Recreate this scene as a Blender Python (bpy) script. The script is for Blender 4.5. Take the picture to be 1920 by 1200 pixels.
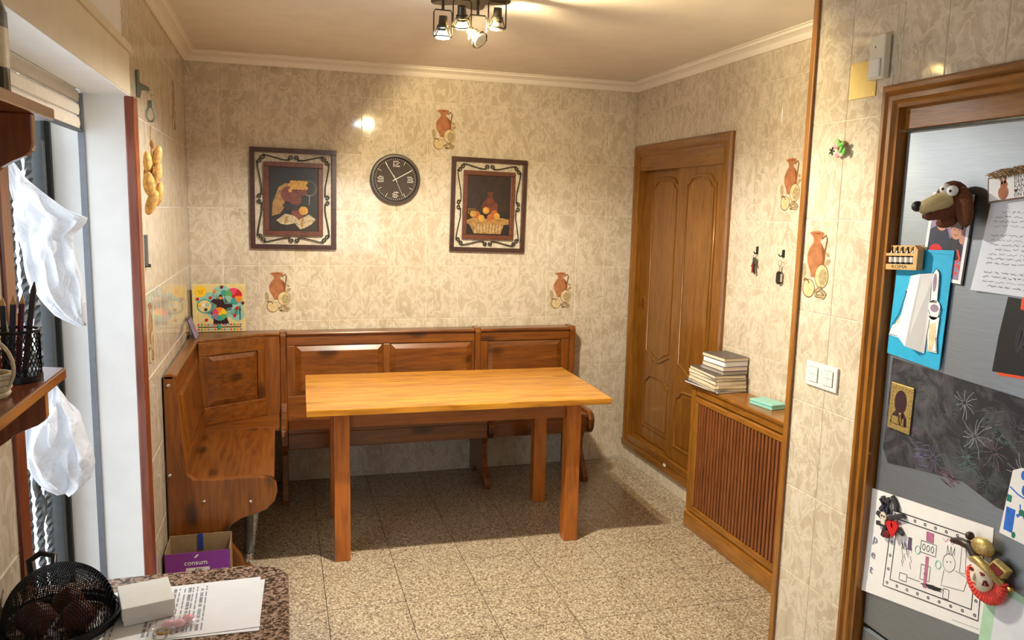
import bpy, bmesh, math, random
from mathutils import Matrix, Vector
random.seed(7)
PI = math.pi
for o in list(bpy.data.objects): bpy.data.objects.remove(o)
SC = bpy.context.scene
COL = SC.collection

# ------------------------------------------------------------------ camera
cam = bpy.data.cameras.new('camera'); cam_o = bpy.data.objects.new('camera', cam); COL.objects.link(cam_o)
cam.sensor_width = 36.0; cam.lens = 36.0 * 1471.2 / 1920.0; cam.clip_start = 0.05
RT = Vector((0.95913, -0.28200, 0.02348)); UP = Vector((0.01665, 0.13906, 0.99014)); FW = Vector((0.28248, 0.94929, -0.13807))
cam_o.matrix_world = Matrix(((RT.x, UP.x, -FW.x, -2.284), (RT.y, UP.y, -FW.y, -4.8814), (RT.z, UP.z, -FW.z, 1.6912), (0, 0, 0, 1)))
SC.camera = cam_o

# ------------------------------------------------------------------ world and exposure
W = bpy.data.worlds.new('world'); SC.world = W; W.use_nodes = True
bg = W.node_tree.nodes['Background']; bg.inputs[0].default_value = (0.86, 0.93, 1.0, 1); bg.inputs[1].default_value = 3.5
vs = SC.view_settings
vs.view_transform = 'Standard'; vs.look = 'None'; vs.gamma = 1.0; vs.use_curve_mapping = False; vs.exposure = 0.3

# ------------------------------------------------------------------ materials
MATS = {}
def srgb(r, g, b):
    f = lambda c: (c / 255 / 12.92) if c / 255 <= 0.04045 else ((c / 255 + 0.055) / 1.055) ** 2.4
    return (f(r), f(g), f(b), 1)
def newmat(name):
    m = bpy.data.materials.new(name); m.use_nodes = True; MATS[name] = m
    nt = m.node_tree; b = nt.nodes['Principled BSDF']
    return m, nt, b
def plain(name, rgb, rough=0.5, metal=0.0, emit=0.0, trans=0.0, alpha=1.0, coat=0.0, vary=0.06, vscale=40.0):
    m, nt, b = newmat(name); c = srgb(*rgb)
    if vary > 0:
        tc = nt.nodes.new('ShaderNodeTexCoord'); n = nt.nodes.new('ShaderNodeTexNoise'); n.inputs['Scale'].default_value = vscale
        n.inputs['Detail'].default_value = 3
        nt.links.new(tc.outputs['Object'], n.inputs['Vector'])
        r = nt.nodes.new('ShaderNodeValToRGB'); nt.links.new(n.outputs['Fac'], r.inputs[0])
        r.color_ramp.elements[0].position = 0.3; r.color_ramp.elements[1].position = 0.7
        r.color_ramp.elements[0].color = tuple(max(0, x * (1 - vary * 2)) for x in c[:3]) + (1,)
        r.color_ramp.elements[1].color = tuple(min(1, x * (1 + vary * 2)) for x in c[:3]) + (1,)
        nt.links.new(r.outputs[0], b.inputs['Base Color'])
    else:
        b.inputs['Base Color'].default_value = c
    b.inputs['Roughness'].default_value = rough; b.inputs['Metallic'].default_value = metal
    if trans: b.inputs['Transmission Weight'].default_value = trans
    if alpha < 1: b.inputs['Alpha'].default_value = alpha
    if coat: b.inputs['Coat Weight'].default_value = coat; b.inputs['Coat Roughness'].default_value = 0.1
    if emit: b.inputs['Emission Color'].default_value = c; b.inputs['Emission Strength'].default_value = emit
    return m
def coords(nt, scale=(1, 1, 1), rand=True):
    tc = nt.nodes.new('ShaderNodeTexCoord'); v = tc.outputs['Object']
    if rand:
        oi = nt.nodes.new('ShaderNodeObjectInfo'); mu = nt.nodes.new('ShaderNodeVectorMath'); mu.operation = 'MULTIPLY_ADD'
        cx = nt.nodes.new('ShaderNodeCombineXYZ')
        for i in range(3): nt.links.new(oi.outputs['Random'], cx.inputs[i])
        nt.links.new(cx.outputs[0], mu.inputs[0]); mu.inputs[1].default_value = (17.3, 9.1, 23.7); nt.links.new(v, mu.inputs[2]); v = mu.outputs[0]
    mp = nt.nodes.new('ShaderNodeMapping'); mp.inputs['Scale'].default_value = scale; nt.links.new(v, mp.inputs['Vector'])
    return mp.outputs[0]
def noise(nt, vec, scale, detail=4, dist=0.0, rough=0.5):
    n = nt.nodes.new('ShaderNodeTexNoise'); n.inputs['Scale'].default_value = scale; n.inputs['Detail'].default_value = detail
    n.inputs['Distortion'].default_value = dist; n.inputs['Roughness'].default_value = rough
    nt.links.new(vec, n.inputs['Vector']); return n.outputs['Fac']
def ramp(nt, fac, stops, const=False):
    r = nt.nodes.new('ShaderNodeValToRGB'); e = r.color_ramp.elements
    if const: r.color_ramp.interpolation = 'CONSTANT'
    while len(e) < len(stops): e.new(0.5)
    for k, (p, c) in enumerate(stops): e[k].position = p; e[k].color = c
    nt.links.new(fac, r.inputs[0]); return r.outputs[0]
def mix(nt, fac, a, b, mode='MIX'):
    m = nt.nodes.new('ShaderNodeMix'); m.data_type = 'RGBA'; m.blend_type = mode
    if isinstance(fac, (int, float)): m.inputs[0].default_value = fac
    else: nt.links.new(fac, m.inputs[0])
    for i, x in ((6, a), (7, b)):
        if isinstance(x, tuple): m.inputs[i].default_value = x
        else: nt.links.new(x, m.inputs[i])
    return m.outputs[2]
def bump(nt, b, h, strength, dist=0.01):
    n = nt.nodes.new('ShaderNodeBump'); n.inputs['Strength'].default_value = strength; n.inputs['Distance'].default_value = dist
    nt.links.new(h, n.inputs['Height']); nt.links.new(n.outputs[0], b.inputs['Normal'])
G = lambda v: (v, v, v, 1)
def wood(name, dark, mid, light, axis='x', rough=0.32, coat=0.35, knots=0.0, fine=1.0):
    m, nt, b = newmat(name)
    s = {'x': (0.10, 1, 1), 'y': (1, 0.10, 1), 'z': (1, 1, 0.10)}[axis]
    v = coords(nt, s)
    a = noise(nt, v, 9 * fine, 3, 1.2); c = noise(nt, v, 55 * fine, 5, 0.6)
    col = ramp(nt, a, [(0.28, srgb(*dark)), (0.5, srgb(*mid)), (0.72, srgb(*light))])
    col = mix(nt, 0.45, col, ramp(nt, c, [(0.3, srgb(*[x * 0.72 for x in dark])), (0.62, srgb(*light))]))
    if knots:
        v2 = coords(nt, tuple(0.45 if x < 1 else 1.0 for x in s))
        vo = nt.nodes.new('ShaderNodeTexVoronoi'); vo.inputs['Scale'].default_value = 6.5; nt.links.new(v2, vo.inputs['Vector'])
        kf = ramp(nt, vo.outputs['Distance'], [(0.0, G(knots)), (0.13, G(knots * 0.85)), (0.24, G(0))])
        col = mix(nt, kf, col, srgb(*[x * 0.38 for x in dark]))
    nt.links.new(col, b.inputs['Base Color']); b.inputs['Roughness'].default_value = rough
    b.inputs['Coat Weight'].default_value = coat; b.inputs['Coat Roughness'].default_value = 0.18
    bump(nt, b, c, 0.12, 0.002)
    return m
def tile_mat(name):
    m, nt, b = newmat(name)
    v = coords(nt, (1.25, 0.8, 1))
    a = noise(nt, v, 11, 6, 0.7, 0.62); c = noise(nt, v, 13, 5, 1.1, 0.6)
    col = ramp(nt, a, [(0.30, srgb(184, 169, 144)), (0.50, srgb(198, 184, 161)), (0.66, srgb(209, 196, 174))])
    vein = ramp(nt, c, [(0.46, G(0)), (0.50, G(0.55)), (0.53, G(0.5)), (0.60, G(0))])
    col = mix(nt, vein, col, srgb(230, 220, 200))
    nt.links.new(col, b.inputs['Base Color']); b.inputs['Roughness'].default_value = 0.065
    b.inputs['Specular IOR Level'].default_value = 0.55
    w = noise(nt, v, 7, 3, 0.3)
    bump(nt, b, w, 0.045, 0.010)
    return m
def speckle(name, stops, s1, s2, rough):
    m, nt, b = newmat(name)
    v = coords(nt, (1, 1, 1))
    a = noise(nt, v, s1, 4, 0.8, 0.6)
    vo = nt.nodes.new('ShaderNodeTexVoronoi'); vo.inputs['Scale'].default_value = s2; nt.links.new(v, vo.inputs['Vector'])
    sp = nt.nodes.new('ShaderNodeSeparateColor'); nt.links.new(vo.outputs['Color'], sp.inputs[0])
    ad = nt.nodes.new('ShaderNodeMath'); ad.operation = 'MULTIPLY_ADD'; ad.inputs[1].default_value = 0.45
    nt.links.new(sp.outputs[0], ad.inputs[0])
    sc = nt.nodes.new('ShaderNodeMath'); sc.operation = 'MULTIPLY'; sc.inputs[1].default_value = 0.62; nt.links.new(a, sc.inputs[0])
    nt.links.new(sc.outputs[0], ad.inputs[2])
    nt.links.new(ramp(nt, ad.outputs[0], [(p, srgb(*c)) for p, c in stops]), b.inputs['Base Color'])
    b.inputs['Roughness'].default_value = rough
    return m
tile_mat('tile')
speckle('floor_granite', [(0.28, (98, 84, 70)), (0.42, (138, 121, 100)), (0.54, (166, 150, 126)), (0.66, (186, 173, 150)), (0.76, (202, 192, 172))], 85, 190, 0.26)
speckle('counter_granite', [(0.30, (34, 28, 26)), (0.42, (74, 58, 48)), (0.52, (122, 96, 80)), (0.62, (160, 130, 110)), (0.72, (178, 152, 132))], 90, 190, 0.16)
for ax in 'xyz':
    wood('bench_' + ax, (92, 46, 10), (116, 61, 14), (144, 84, 26), ax, knots=0.85)
    wood('table_' + ax, (156, 90, 12), (192, 124, 26), (214, 154, 54), ax, knots=0.35, rough=0.26)
    wood('oak_' + ax, (122, 74, 18), (146, 92, 28), (166, 110, 42), ax, fine=1.6)
    wood('door_' + ax, (112, 66, 12), (130, 80, 18), (148, 98, 30), ax, fine=1.6)
    wood('shelf_' + ax, (96, 44, 22), (122, 58, 28), (142, 74, 38), ax, fine=1.4, rough=0.2)
wood('table_leg', (148, 72, 12), (172, 90, 18), (190, 112, 34), 'z', knots=0.4)
wood('table_apron', (124, 62, 14), (144, 78, 20), (162, 96, 30), 'x')
wood('slat_wood', (104, 54, 24), (126, 70, 34), (146, 88, 46), 'z', fine=1.6)
wood('jamb_wood', (104, 44, 22), (126, 56, 28), (142, 68, 36), 'z', fine=1.4)
wood('frame_wood', (50, 26, 20), (62, 34, 26), (74, 42, 32), 'z', coat=0.2)
wood('inner_frame_wood', (84, 42, 26), (98, 52, 32), (112, 62, 40), 'z', coat=0.2)
plain('grout', (234, 224, 200), 0.6)
plain('floor_grout', (58, 50, 42), 0.8)
plain('plaster', (228, 220, 208), 0.8, vary=0.02, vscale=8)
plain('crown_white', (238, 230, 216), 0.5, vary=0.01)
plain('white_paint', (236, 236, 234), 0.6, vary=0.015, vscale=12)
plain('cream_paint', (226, 214, 190), 0.5, vary=0.02, vscale=10)
plain('shutter', (214, 204, 186), 0.4, vary=0.03)
plain('rail_grey', (128, 132, 140), 0.4, 0.6, vary=0.03)
plain('iron_grey', (70, 74, 76), 0.5, 0.3)
plain('iron_black', (22, 22, 24), 0.5)
plain('black', (14, 14, 15), 0.45)
plain('black_gloss', (12, 12, 14), 0.15)
plain('chrome', (214, 210, 200), 0.15, 1.0, vary=0)
plain('brass', (190, 150, 80), 0.3, 1.0, vary=0)
plain('lamp_metal', (84, 78, 68), 0.35, 0.8)
plain('bulb_cool', (205, 235, 255), 0.3, emit=40.0, vary=0)
plain('bulb_warm', (255, 214, 130), 0.3, emit=45.0, vary=0)
plain('bulb_off', (226, 222, 200), 0.15, vary=0.02)
plain('clock_rim', (52, 42, 36), 0.3)
plain('clock_face', (62, 50, 44), 0.7, vary=0.03)
plain('clock_white', (226, 222, 214), 0.5, vary=0)
plain('print_dark', (26, 20, 16), 0.4, vary=0.2, vscale=30)
plain('print_brown', (42, 27, 18), 0.4, vary=0.2, vscale=30)
plain('print_ochre', (150, 112, 58), 0.5, vary=0.2, vscale=60)
plain('print_cream', (170, 154, 118), 0.5, vary=0.2, vscale=60)
plain('print_orange', (158, 84, 34), 0.5, vary=0.15, vscale=60)
plain('print_yellow', (186, 138, 50), 0.5, vary=0.15, vscale=60)
plain('print_red', (104, 48, 34), 0.5, vary=0.15, vscale=60)
plain('print_copper', (92, 44, 28), 0.35, vary=0.25, vscale=40)
plain('print_glass', (120, 112, 92), 0.3, vary=0.2)
plain('jug_orange', (170, 112, 74), 0.2, vary=0.12, vscale=30)
plain('jug_dark', (140, 80, 44), 0.2, vary=0.1, vscale=30)
plain('jug_cream', (208, 188, 142), 0.2, vary=0.1, vscale=50)
plain('jug_line', (120, 88, 56), 0.25, vary=0.1)
plain('jug_leaf', (168, 150, 112), 0.2, vary=0.15, vscale=60)
plain('paper', (238, 238, 238), 0.7, vary=0.01, vscale=20)
plain('paper_blue_white', (222, 228, 238), 0.7, vary=0.02, vscale=20)
plain('ink', (60, 62, 72), 0.7, vary=0)
plain('ink_light', (140, 142, 156), 0.7, vary=0)
plain('ink_black', (22, 22, 26), 0.7, vary=0)
plain('blue_card', (28, 168, 214), 0.6, vary=0.03)
plain('blue_ink', (40, 110, 210), 0.6, vary=0.1)
plain('green_ink', (30, 120, 100), 0.6, vary=0.1)
plain('pink_ink', (226, 160, 190), 0.7, vary=0.1)
plain('pale_green', (176, 216, 186), 0.7, vary=0.03)
plain('orange_paper', (232, 80, 28), 0.6, vary=0.03)
plain('lilac', (150, 132, 160), 0.7, vary=0.1)
m_, nt_, b_ = newmat('chalk_black')
v_ = coords(nt_, (1, 1, 1))
c_ = mix(nt_, ramp(nt_, noise(nt_, v_, 9, 6, 1.5, 0.65), [(0.45, G(0)), (0.75, G(0.55))]), srgb(34, 34, 40), srgb(120, 122, 128))
c_ = mix(nt_, ramp(nt_, noise(nt_, v_, 5, 4, 2.0, 0.6), [(0.56, G(0)), (0.72, G(0.35))]), c_, srgb(104, 84, 110))
c_ = mix(nt_, ramp(nt_, noise(nt_, v_, 6.3, 4, 2.5, 0.6), [(0.56, G(0)), (0.72, G(0.35))]), c_, srgb(84, 110, 100))
nt_.links.new(c_, b_.inputs['Base Color']); b_.inputs['Roughness'].default_value = 0.75
plain('chalk_white', (150, 152, 156), 0.9, vary=0.2)
plain('chalk_dim', (84, 86, 92), 0.9, vary=0.25, vscale=60)
plain('chalk_green', (78, 100, 94), 0.9, vary=0.25, vscale=60)
plain('chalk_pink', (122, 96, 112), 0.9, vary=0.25, vscale=60)
plain('chalk_lilac', (96, 98, 130), 0.9, vary=0.25, vscale=60)
plain('plush_brown', (92, 50, 26), 0.95, vary=0.15, vscale=200)
plain('plush_tan', (190, 172, 126), 0.95, vary=0.08, vscale=200)
plain('white_gloss', (240, 240, 238), 0.15, vary=0)
plain('white_plastic', (232, 230, 222), 0.35, vary=0.01)
plain('ivory_plastic', (224, 218, 196), 0.4, vary=0.02)
plain('yellow_plastic', (226, 196, 110), 0.45, vary=0.02)
plain('magnet_wood', (206, 164, 104), 0.5, vary=0.06)
plain('gold', (184, 160, 100), 0.4, 0.6, vary=0.2, vscale=300)
plain('dark_red', (110, 24, 24), 0.4, vary=0.15, vscale=80)
plain('red', (206, 32, 36), 0.4, vary=0.05)
plain('coral', (238, 76, 66), 0.7, vary=0.1, vscale=120)
plain('bone', (226, 216, 196), 0.5, vary=0.04)
plain('skin', (206, 150, 122), 0.7, vary=0.05)
plain('navy', (38, 42, 66), 0.6, vary=0.1)
plain('charcoal', (52, 50, 56), 0.7, vary=0.1)
plain('fur', (150, 124, 92), 0.95, vary=0.3, vscale=90)
plain('sign_edge', (120, 96, 80), 0.6, vary=0.1)
plain('pink', (228, 140, 150), 0.5, vary=0.08)
plain('green_leaf', (110, 180, 70), 0.5, vary=0.12)
plain('dark_leaf', (40, 60, 40), 0.5, vary=0.1)
plain('turquoise', (142, 206, 196), 0.45, vary=0.02)
plain('purple_card', (128, 44, 142), 0.55, vary=0.03)
plain('card_brown', (150, 124, 88), 0.8, vary=0.06)
plain('label_white', (224, 214, 208), 0.6, vary=0.02)
plain('tape_blue', (50, 70, 140), 0.4, vary=0.3, vscale=150)
plain('pages', (224, 212, 186), 0.8, vary=0.05, vscale=200)
plain('pages_grey', (170, 160, 146), 0.8, vary=0.08, vscale=200)
plain('book_grey', (96, 88, 82), 0.5, vary=0.25, vscale=60)
plain('book_dark', (46, 42, 50), 0.4, vary=0.1)
plain('book_navy', (46, 60, 100), 0.35, vary=0.3, vscale=20)
plain('book_cream', (216, 200, 164), 0.5, vary=0.1)
plain('dried_tan', (204, 160, 88), 0.6, vary=0.2, vscale=60)
plain('rope', (160, 120, 66), 0.8, vary=0.15)
plain('hook_metal', (128, 134, 122), 0.35, 0.7)
plain('pencil_dark', (34, 24, 38), 0.4, vary=0.1)
plain('pencil_wine', (96, 30, 56), 0.4, vary=0.1)
plain('pencil_red', (190, 60, 40), 0.4, vary=0.1)
plain('pencil_green', (150, 170, 150), 0.4, vary=0.1)
plain('wicker', (206, 190, 160), 0.7, vary=0.12, vscale=60)
plain('mesh_black', (18, 18, 24), 0.35, 0.4, vary=0)
plain('onion', (110, 52, 34), 0.5, vary=0.2, vscale=20)
plain('cabinet', (150, 100, 50), 0.4)
plain('balcony', (190, 186, 180), 0.8)
plain('tube_grey', (112, 114, 104), 0.6)
plain('label_dark', (40, 38, 40), 0.5)
plain('bottle_glass', (18, 20, 18), 0.1, coat=0.5, vary=0)
plain('board_aqua', (150, 200, 184), 0.45, vary=0.05)
plain('board_sand', (226, 206, 140), 0.45, vary=0.04)
plain('board_yellow', (246, 200, 40), 0.45, vary=0.02)
plain('board_green', (92, 176, 90), 0.45, vary=0.03)
plain('board_trunk', (52, 28, 34), 0.45, vary=0.05)
plain('board_teal', (70, 160, 150), 0.45, vary=0.05)
plain('board_orange', (240, 140, 50), 0.45, vary=0.03)
plain('board_pink', (226, 70, 110), 0.45, vary=0.03)
m_, nt_, b_ = newmat('steel')
v_ = coords(nt_, (1, 1, 30), False)
n_ = noise(nt_, v_, 14, 4)
nt_.links.new(ramp(nt_, n_, [(0.3, srgb(140, 149, 158)), (0.7, srgb(150, 159, 168))]), b_.inputs['Base Color'])
b_.inputs['Metallic'].default_value = 0.85; b_.inputs['Roughness'].default_value = 0.42
m_, nt_, b_ = newmat('bag_plastic')
b_.inputs['Base Color'].default_value = srgb(234, 236, 240); b_.inputs['Roughness'].default_value = 0.35
b_.inputs['Transmission Weight'].default_value = 0.0; b_.inputs['Subsurface Weight'].default_value = 0.0
v_ = coords(nt_, (1, 1, 1)); bump(nt_, b_, noise(nt_, v_, 22, 5, 1.5), 0.6, 0.02)
tr_ = nt_.nodes.new('ShaderNodeBsdfTranslucent'); tr_.inputs[0].default_value = srgb(232, 235, 240)
mx_ = nt_.nodes.new('ShaderNodeMixShader'); mx_.inputs[0].default_value = 0.36
nt_.links.new(b_.outputs[0], mx_.inputs[1]); nt_.links.new(tr_.outputs[0], mx_.inputs[2])
nt_.links.new(mx_.outputs[0], nt_.nodes['Material Output'].inputs[0])
plain('clear_plastic', (235, 235, 235), 0.15, alpha=0.25, vary=0)

# ------------------------------------------------------------------ mesh builder
def worldloc(p):
    v = Vector((0, 0, 0))
    while p is not None: v += p.location; p = p.parent
    return v
class MB:
    def __init__(s): s.v = []; s.f = []; s.m = []; s.cur = 0
    def add(s, vs, fs):
        k = len(s.v); s.v += [tuple(q) for q in vs]
        for f in fs: s.f.append(tuple(k + i for i in f)); s.m.append(s.cur)
        return s
    def mat(s, i): s.cur = i; return s
    def hexa(s, p):
        return s.add(p, [(0, 3, 2, 1), (4, 5, 6, 7), (0, 1, 5, 4), (1, 2, 6, 5), (2, 3, 7, 6), (3, 0, 4, 7)])
    def box(s, x0, x1, y0, y1, z0, z1):
        return s.hexa([(x0, y0, z0), (x1, y0, z0), (x1, y1, z0), (x0, y1, z0), (x0, y0, z1), (x1, y0, z1), (x1, y1, z1), (x0, y1, z1)])
    def frustum(s, r0, r1, h0, h1, ax='z'):
        # rectangle r0=(a0,a1,b0,b1) at h0, r1 at h1
        q = lambda r, h: [(r[0], r[2], h), (r[1], r[2], h), (r[1], r[3], h), (r[0], r[3], h)]
        pts = q(r0, h0) + q(r1, h1)
        return s.hexa([AX(ax, *w) for w in pts])
    def prism(s, pts, h0, h1, ax='z'):
        n = len(pts); vs = [AX(ax, a, b, h0) for a, b in pts] + [AX(ax, a, b, h1) for a, b in pts]
        return s.add(vs, [tuple(range(n - 1, -1, -1)), tuple(range(n, 2 * n))] + [(i, (i + 1) % n, n + (i + 1) % n, n + i) for i in range(n)])
    def disc(s, c, r, h0, h1, n=24, ax='z', ry=None, rot=0.0):
        ry = ry or r; cr, sr = math.cos(rot), math.sin(rot)
        P = []
        for i in range(n):
            t = 2 * PI * i / n; a, b = r * math.cos(t), ry * math.sin(t)
            P.append((c[0] + a * cr - b * sr, c[1] + a * sr + b * cr))
        return s.prism(P, h0, h1, ax)
    def tube(s, pts, r, n=8, closed=False):
        pts = [Vector(p) for p in pts]; N = len(pts); rs = r if isinstance(r, (list, tuple)) else [r] * N
        k = len(s.v); prev = None
        for i, p in enumerate(pts):
            a = pts[(i - 1) % N] if (i > 0 or closed) else p; b = pts[(i + 1) % N] if (i < N - 1 or closed) else p
            t = (b - a)
            if t.length < 1e-9: t = Vector((0, 0, 1))
            t.normalize()
            if prev is None:
                u = t.cross(Vector((0, 0, 1)) if abs(t.z) < 0.9 else Vector((1, 0, 0))).normalized()
            else:
                u = prev - t * prev.dot(t)
                u = u.normalized() if u.length > 1e-6 else t.orthogonal().normalized()
            w = t.cross(u); prev = u
            for j in range(n):
                q = 2 * PI * j / n; s.v.append(tuple(p + (u * math.cos(q) + w * math.sin(q)) * rs[i]))
        for i in range(N if closed else N - 1):
            i2 = (i + 1) % N
            for j in range(n):
                j2 = (j + 1) % n; s.f.append((k + i * n + j, k + i * n + j2, k + i2 * n + j2, k + i2 * n + j)); s.m.append(s.cur)
        if not closed:
            s.f.append(tuple(k + j for j in range(n - 1, -1, -1))); s.f.append(tuple(k + (N - 1) * n + j for j in range(n))); s.m += [s.cur] * 2
        return s
    def lathe(s, prof, c=(0, 0, 0), n=20, ax='z', cap=True):
        # prof: list of (radius, height)
        k = len(s.v); P = len(prof)
        for r, h in prof:
            for j in range(n):
                t = 2 * PI * j / n; q = AX(ax, r * math.cos(t), r * math.sin(t), h)
                s.v.append((q[0] + c[0], q[1] + c[1], q[2] + c[2]))
        for i in range(P - 1):
            for j in range(n):
                j2 = (j + 1) % n; s.f.append((k + i * n + j, k + i * n + j2, k + (i + 1) * n + j2, k + (i + 1) * n + j)); s.m.append(s.cur)
        for i, rev in ((0, True), (P - 1, False)):
            if cap and prof[i][0] > 1e-5:
                f = [k + i * n + j for j in range(n)]; s.f.append(tuple(f[::-1] if rev else f)); s.m.append(s.cur)
        return s
    def ball(s, c, r, nu=14, nv=9, M=None):
        r = r if isinstance(r, (tuple, list)) else (r, r, r); k = len(s.v)
        for i in range(nv + 1):
            ph = PI * i / nv
            for j in range(nu):
                t = 2 * PI * j / nu; q = Vector((r[0] * math.sin(ph) * math.cos(t), r[1] * math.sin(ph) * math.sin(t), r[2] * math.cos(ph)))
                if M is not None: q = M @ q
                s.v.append((q.x + c[0], q.y + c[1], q.z + c[2]))
        for i in range(nv):
            for j in range(nu):
                j2 = (j + 1) % nu; s.f.append((k + i * nu + j, k + (i + 1) * nu + j, k + (i + 1) * nu + j2, k + i * nu + j2)); s.m.append(s.cur)
        return s
    def ribbon(s, pts, w, h0, h1, ax='z', closed=False):
        N = len(pts); L = []; R = []
        for i in range(N):
            a = pts[(i - 1) % N] if (i > 0 or closed) else pts[i]; b = pts[(i + 1) % N] if (i < N - 1 or closed) else pts[i]
            dx, dy = b[0] - a[0], b[1] - a[1]; l = math.hypot(dx, dy) or 1
            nx, ny = -dy / l * w / 2, dx / l * w / 2
            L.append((pts[i][0] + nx, pts[i][1] + ny)); R.append((pts[i][0] - nx, pts[i][1] - ny))
        for i in range(N if closed else N - 1):
            j = (i + 1) % N; s.prism([R[i], R[j], L[j], L[i]], h0, h1, ax)
        return s
    def build(s, name, mats, parent=None, smooth=None, bevel=0, world=False, seg=2, weld=False):
        me = bpy.data.meshes.new(name)
        off = worldloc(parent) if (world and parent is not None) else Vector((0, 0, 0))
        me.from_pydata([(a - off.x, b - off.y, c - off.z) for a, b, c in s.v], [], s.f)
        mats = mats if isinstance(mats, (list, tuple)) else [mats]
        for q in mats: me.materials.append(MATS[q])
        if len(mats) > 1: me.polygons.foreach_set('material_index', s.m)
        bm = bmesh.new(); bm.from_mesh(me)
        if smooth or weld: bmesh.ops.remove_doubles(bm, verts=bm.verts, dist=1e-6)
        bmesh.ops.recalc_face_normals(bm, faces=bm.faces); bm.to_mesh(me); bm.free()
        if smooth:
            me.polygons.foreach_set('use_smooth', [True] * len(me.polygons)); me.set_sharp_from_angle(angle=math.radians(smooth))
        o = bpy.data.objects.new(name, me); COL.objects.link(o)
        if parent is not None: o.parent = parent
        if bevel:
            b = o.modifiers.new('bevel', 'BEVEL'); b.width = bevel; b.segments = seg; b.limit_method = 'ANGLE'; b.angle_limit = math.radians(35)
        return o
def AX(ax, a, b, h): return (a, b, h) if ax == 'z' else ((a, h, b) if ax == 'y' else (h, a, b))
def tag(o, label=None, cat=None, group=None, kind=None):
    if label: o['label'] = label
    if cat: o['category'] = cat
    if group: o['group'] = group
    if kind: o['kind'] = kind
    return o
def thing(name, label, cat, loc=(0, 0, 0), rotz=0.0, group=None, M=None):
    o = bpy.data.objects.new(name, None); COL.objects.link(o); o.empty_display_size = 0.05
    o.location = loc; o.rotation_euler = (0, 0, rotz)
    if M is not None: o.matrix_world = M
    return tag(o, label, cat, group)
def frame(right, up, out, loc, roll=0.0):
    r, u, n = Vector(right), Vector(up), Vector(out)
    c, s = math.cos(roll), math.sin(roll); r, u = r * c + u * s, u * c - r * s
    return Matrix(((r.x, u.x, n.x, loc[0]), (r.y, u.y, n.y, loc[1]), (r.z, u.z, n.z, loc[2]), (0, 0, 0, 1)))
def F_back(x, z, y=0.0, roll=0.0): return frame((1, 0, 0), (0, 0, 1), (0, -1, 0), (x, y, z), roll)
def F_right(y, z, x=0.0, roll=0.0): return frame((0, -1, 0), (0, 0, 1), (-1, 0, 0), (x, y, z), roll)
def F_left(y, z, x, roll=0.0): return frame((0, 1, 0), (0, 0, 1), (1, 0, 0), (x, y, z), roll)
def text_mesh(txt, size, M, mat, name, parent, depth=0.0004, align='CENTER', sx=1.0):
    c = bpy.data.curves.new('t', 'FONT'); c.body = txt; c.size = size; c.extrude = depth; c.align_x = align; c.align_y = 'CENTER'; c.resolution_u = 3
    o = bpy.data.objects.new('t', c); COL.objects.link(o)
    dg = bpy.context.evaluated_depsgraph_get(); me = bpy.data.meshes.new_from_object(o.evaluated_get(dg))
    bpy.data.objects.remove(o); bpy.data.curves.remove(c)
    me.transform(M @ Matrix.Diagonal((sx, 1, 1, 1))); me.materials.clear(); me.materials.append(MATS[mat]); me.name = name
    r = bpy.data.objects.new(name, me); COL.objects.link(r); r.parent = parent
    return r
def T(x, y, z=0.0, rot=0.0): return Matrix.Translation((x, y, z)) @ Matrix.Rotation(rot, 4, 'Z')
def arc(cx, cy, r, a0, a1, n=12, ry=None):
    ry = ry or r
    return [(cx + r * math.cos(math.radians(a0 + (a1 - a0) * i / n)), cy + ry * math.sin(math.radians(a0 + (a1 - a0) * i / n))) for i in range(n + 1)]
def struct(name, mb, mats, label, cat, bevel=0, smooth=None):
    return tag(mb.build(name, mats, bevel=bevel, smooth=smooth), label, cat, kind='structure')

# ------------------------------------------------------------------ room shell
XL, XN, YP = -2.785, -0.4387, -2.385     # left wall, fridge wall plane, pillar corner
ZC, YR = 2.535, -6.3                      # ceiling, rear wall
TH = 0.002                                # tile thickness (walls' backing sits behind it)
floor = struct('floor', MB().box(-3.0, 0.6, YR - 0.1, 0.1, -0.06, -0.006), 'floor_grout', 'speckled beige granite tile floor with thin dark joints', 'floor')
FT = 0.3333
def floor_tile_mesh(w, d):
    b = MB().box(-w / 2, w / 2, -d / 2, d / 2, -0.008, 0.0); o = b.build('tile', 'floor_granite'); me = o.data; bpy.data.objects.remove(o); return me
ftm = floor_tile_mesh(FT - 0.0028, FT - 0.0028)
ix = 0
for i in range(-4, 8):
    for j in range(0, 19):
        x0, x1 = -1.783 + i * FT, -1.783 + (i + 1) * FT; y1, y0 = -0.02 - j * FT, -0.02 - (j + 1) * FT
        X0, X1 = max(x0, XL), min(x1, 0.0)
        if X1 - X0 < 0.01 or y0 < YR: continue
        full = abs((X1 - X0) - FT) < 1e-4
        me = ftm if full else floor_tile_mesh(X1 - X0 - 0.0016, FT - 0.0028)
        t = bpy.data.objects.new('tile', me); COL.objects.link(t); t.location = ((X0 + X1) / 2, (y0 + y1) / 2, 0); t.parent = floor
ceiling = struct('ceiling', MB().box(-3.1, 0.6, YR - 0.1, 0.1, ZC, ZC + 0.1), 'plaster', 'plain pale plaster ceiling', 'ceiling')
wall_back = struct('wall_back', MB().box(-3.1, 0.2, TH, 0.16, -0.05, ZC), 'grout', 'cream marbled tile wall behind the bench and table', 'wall')
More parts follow.
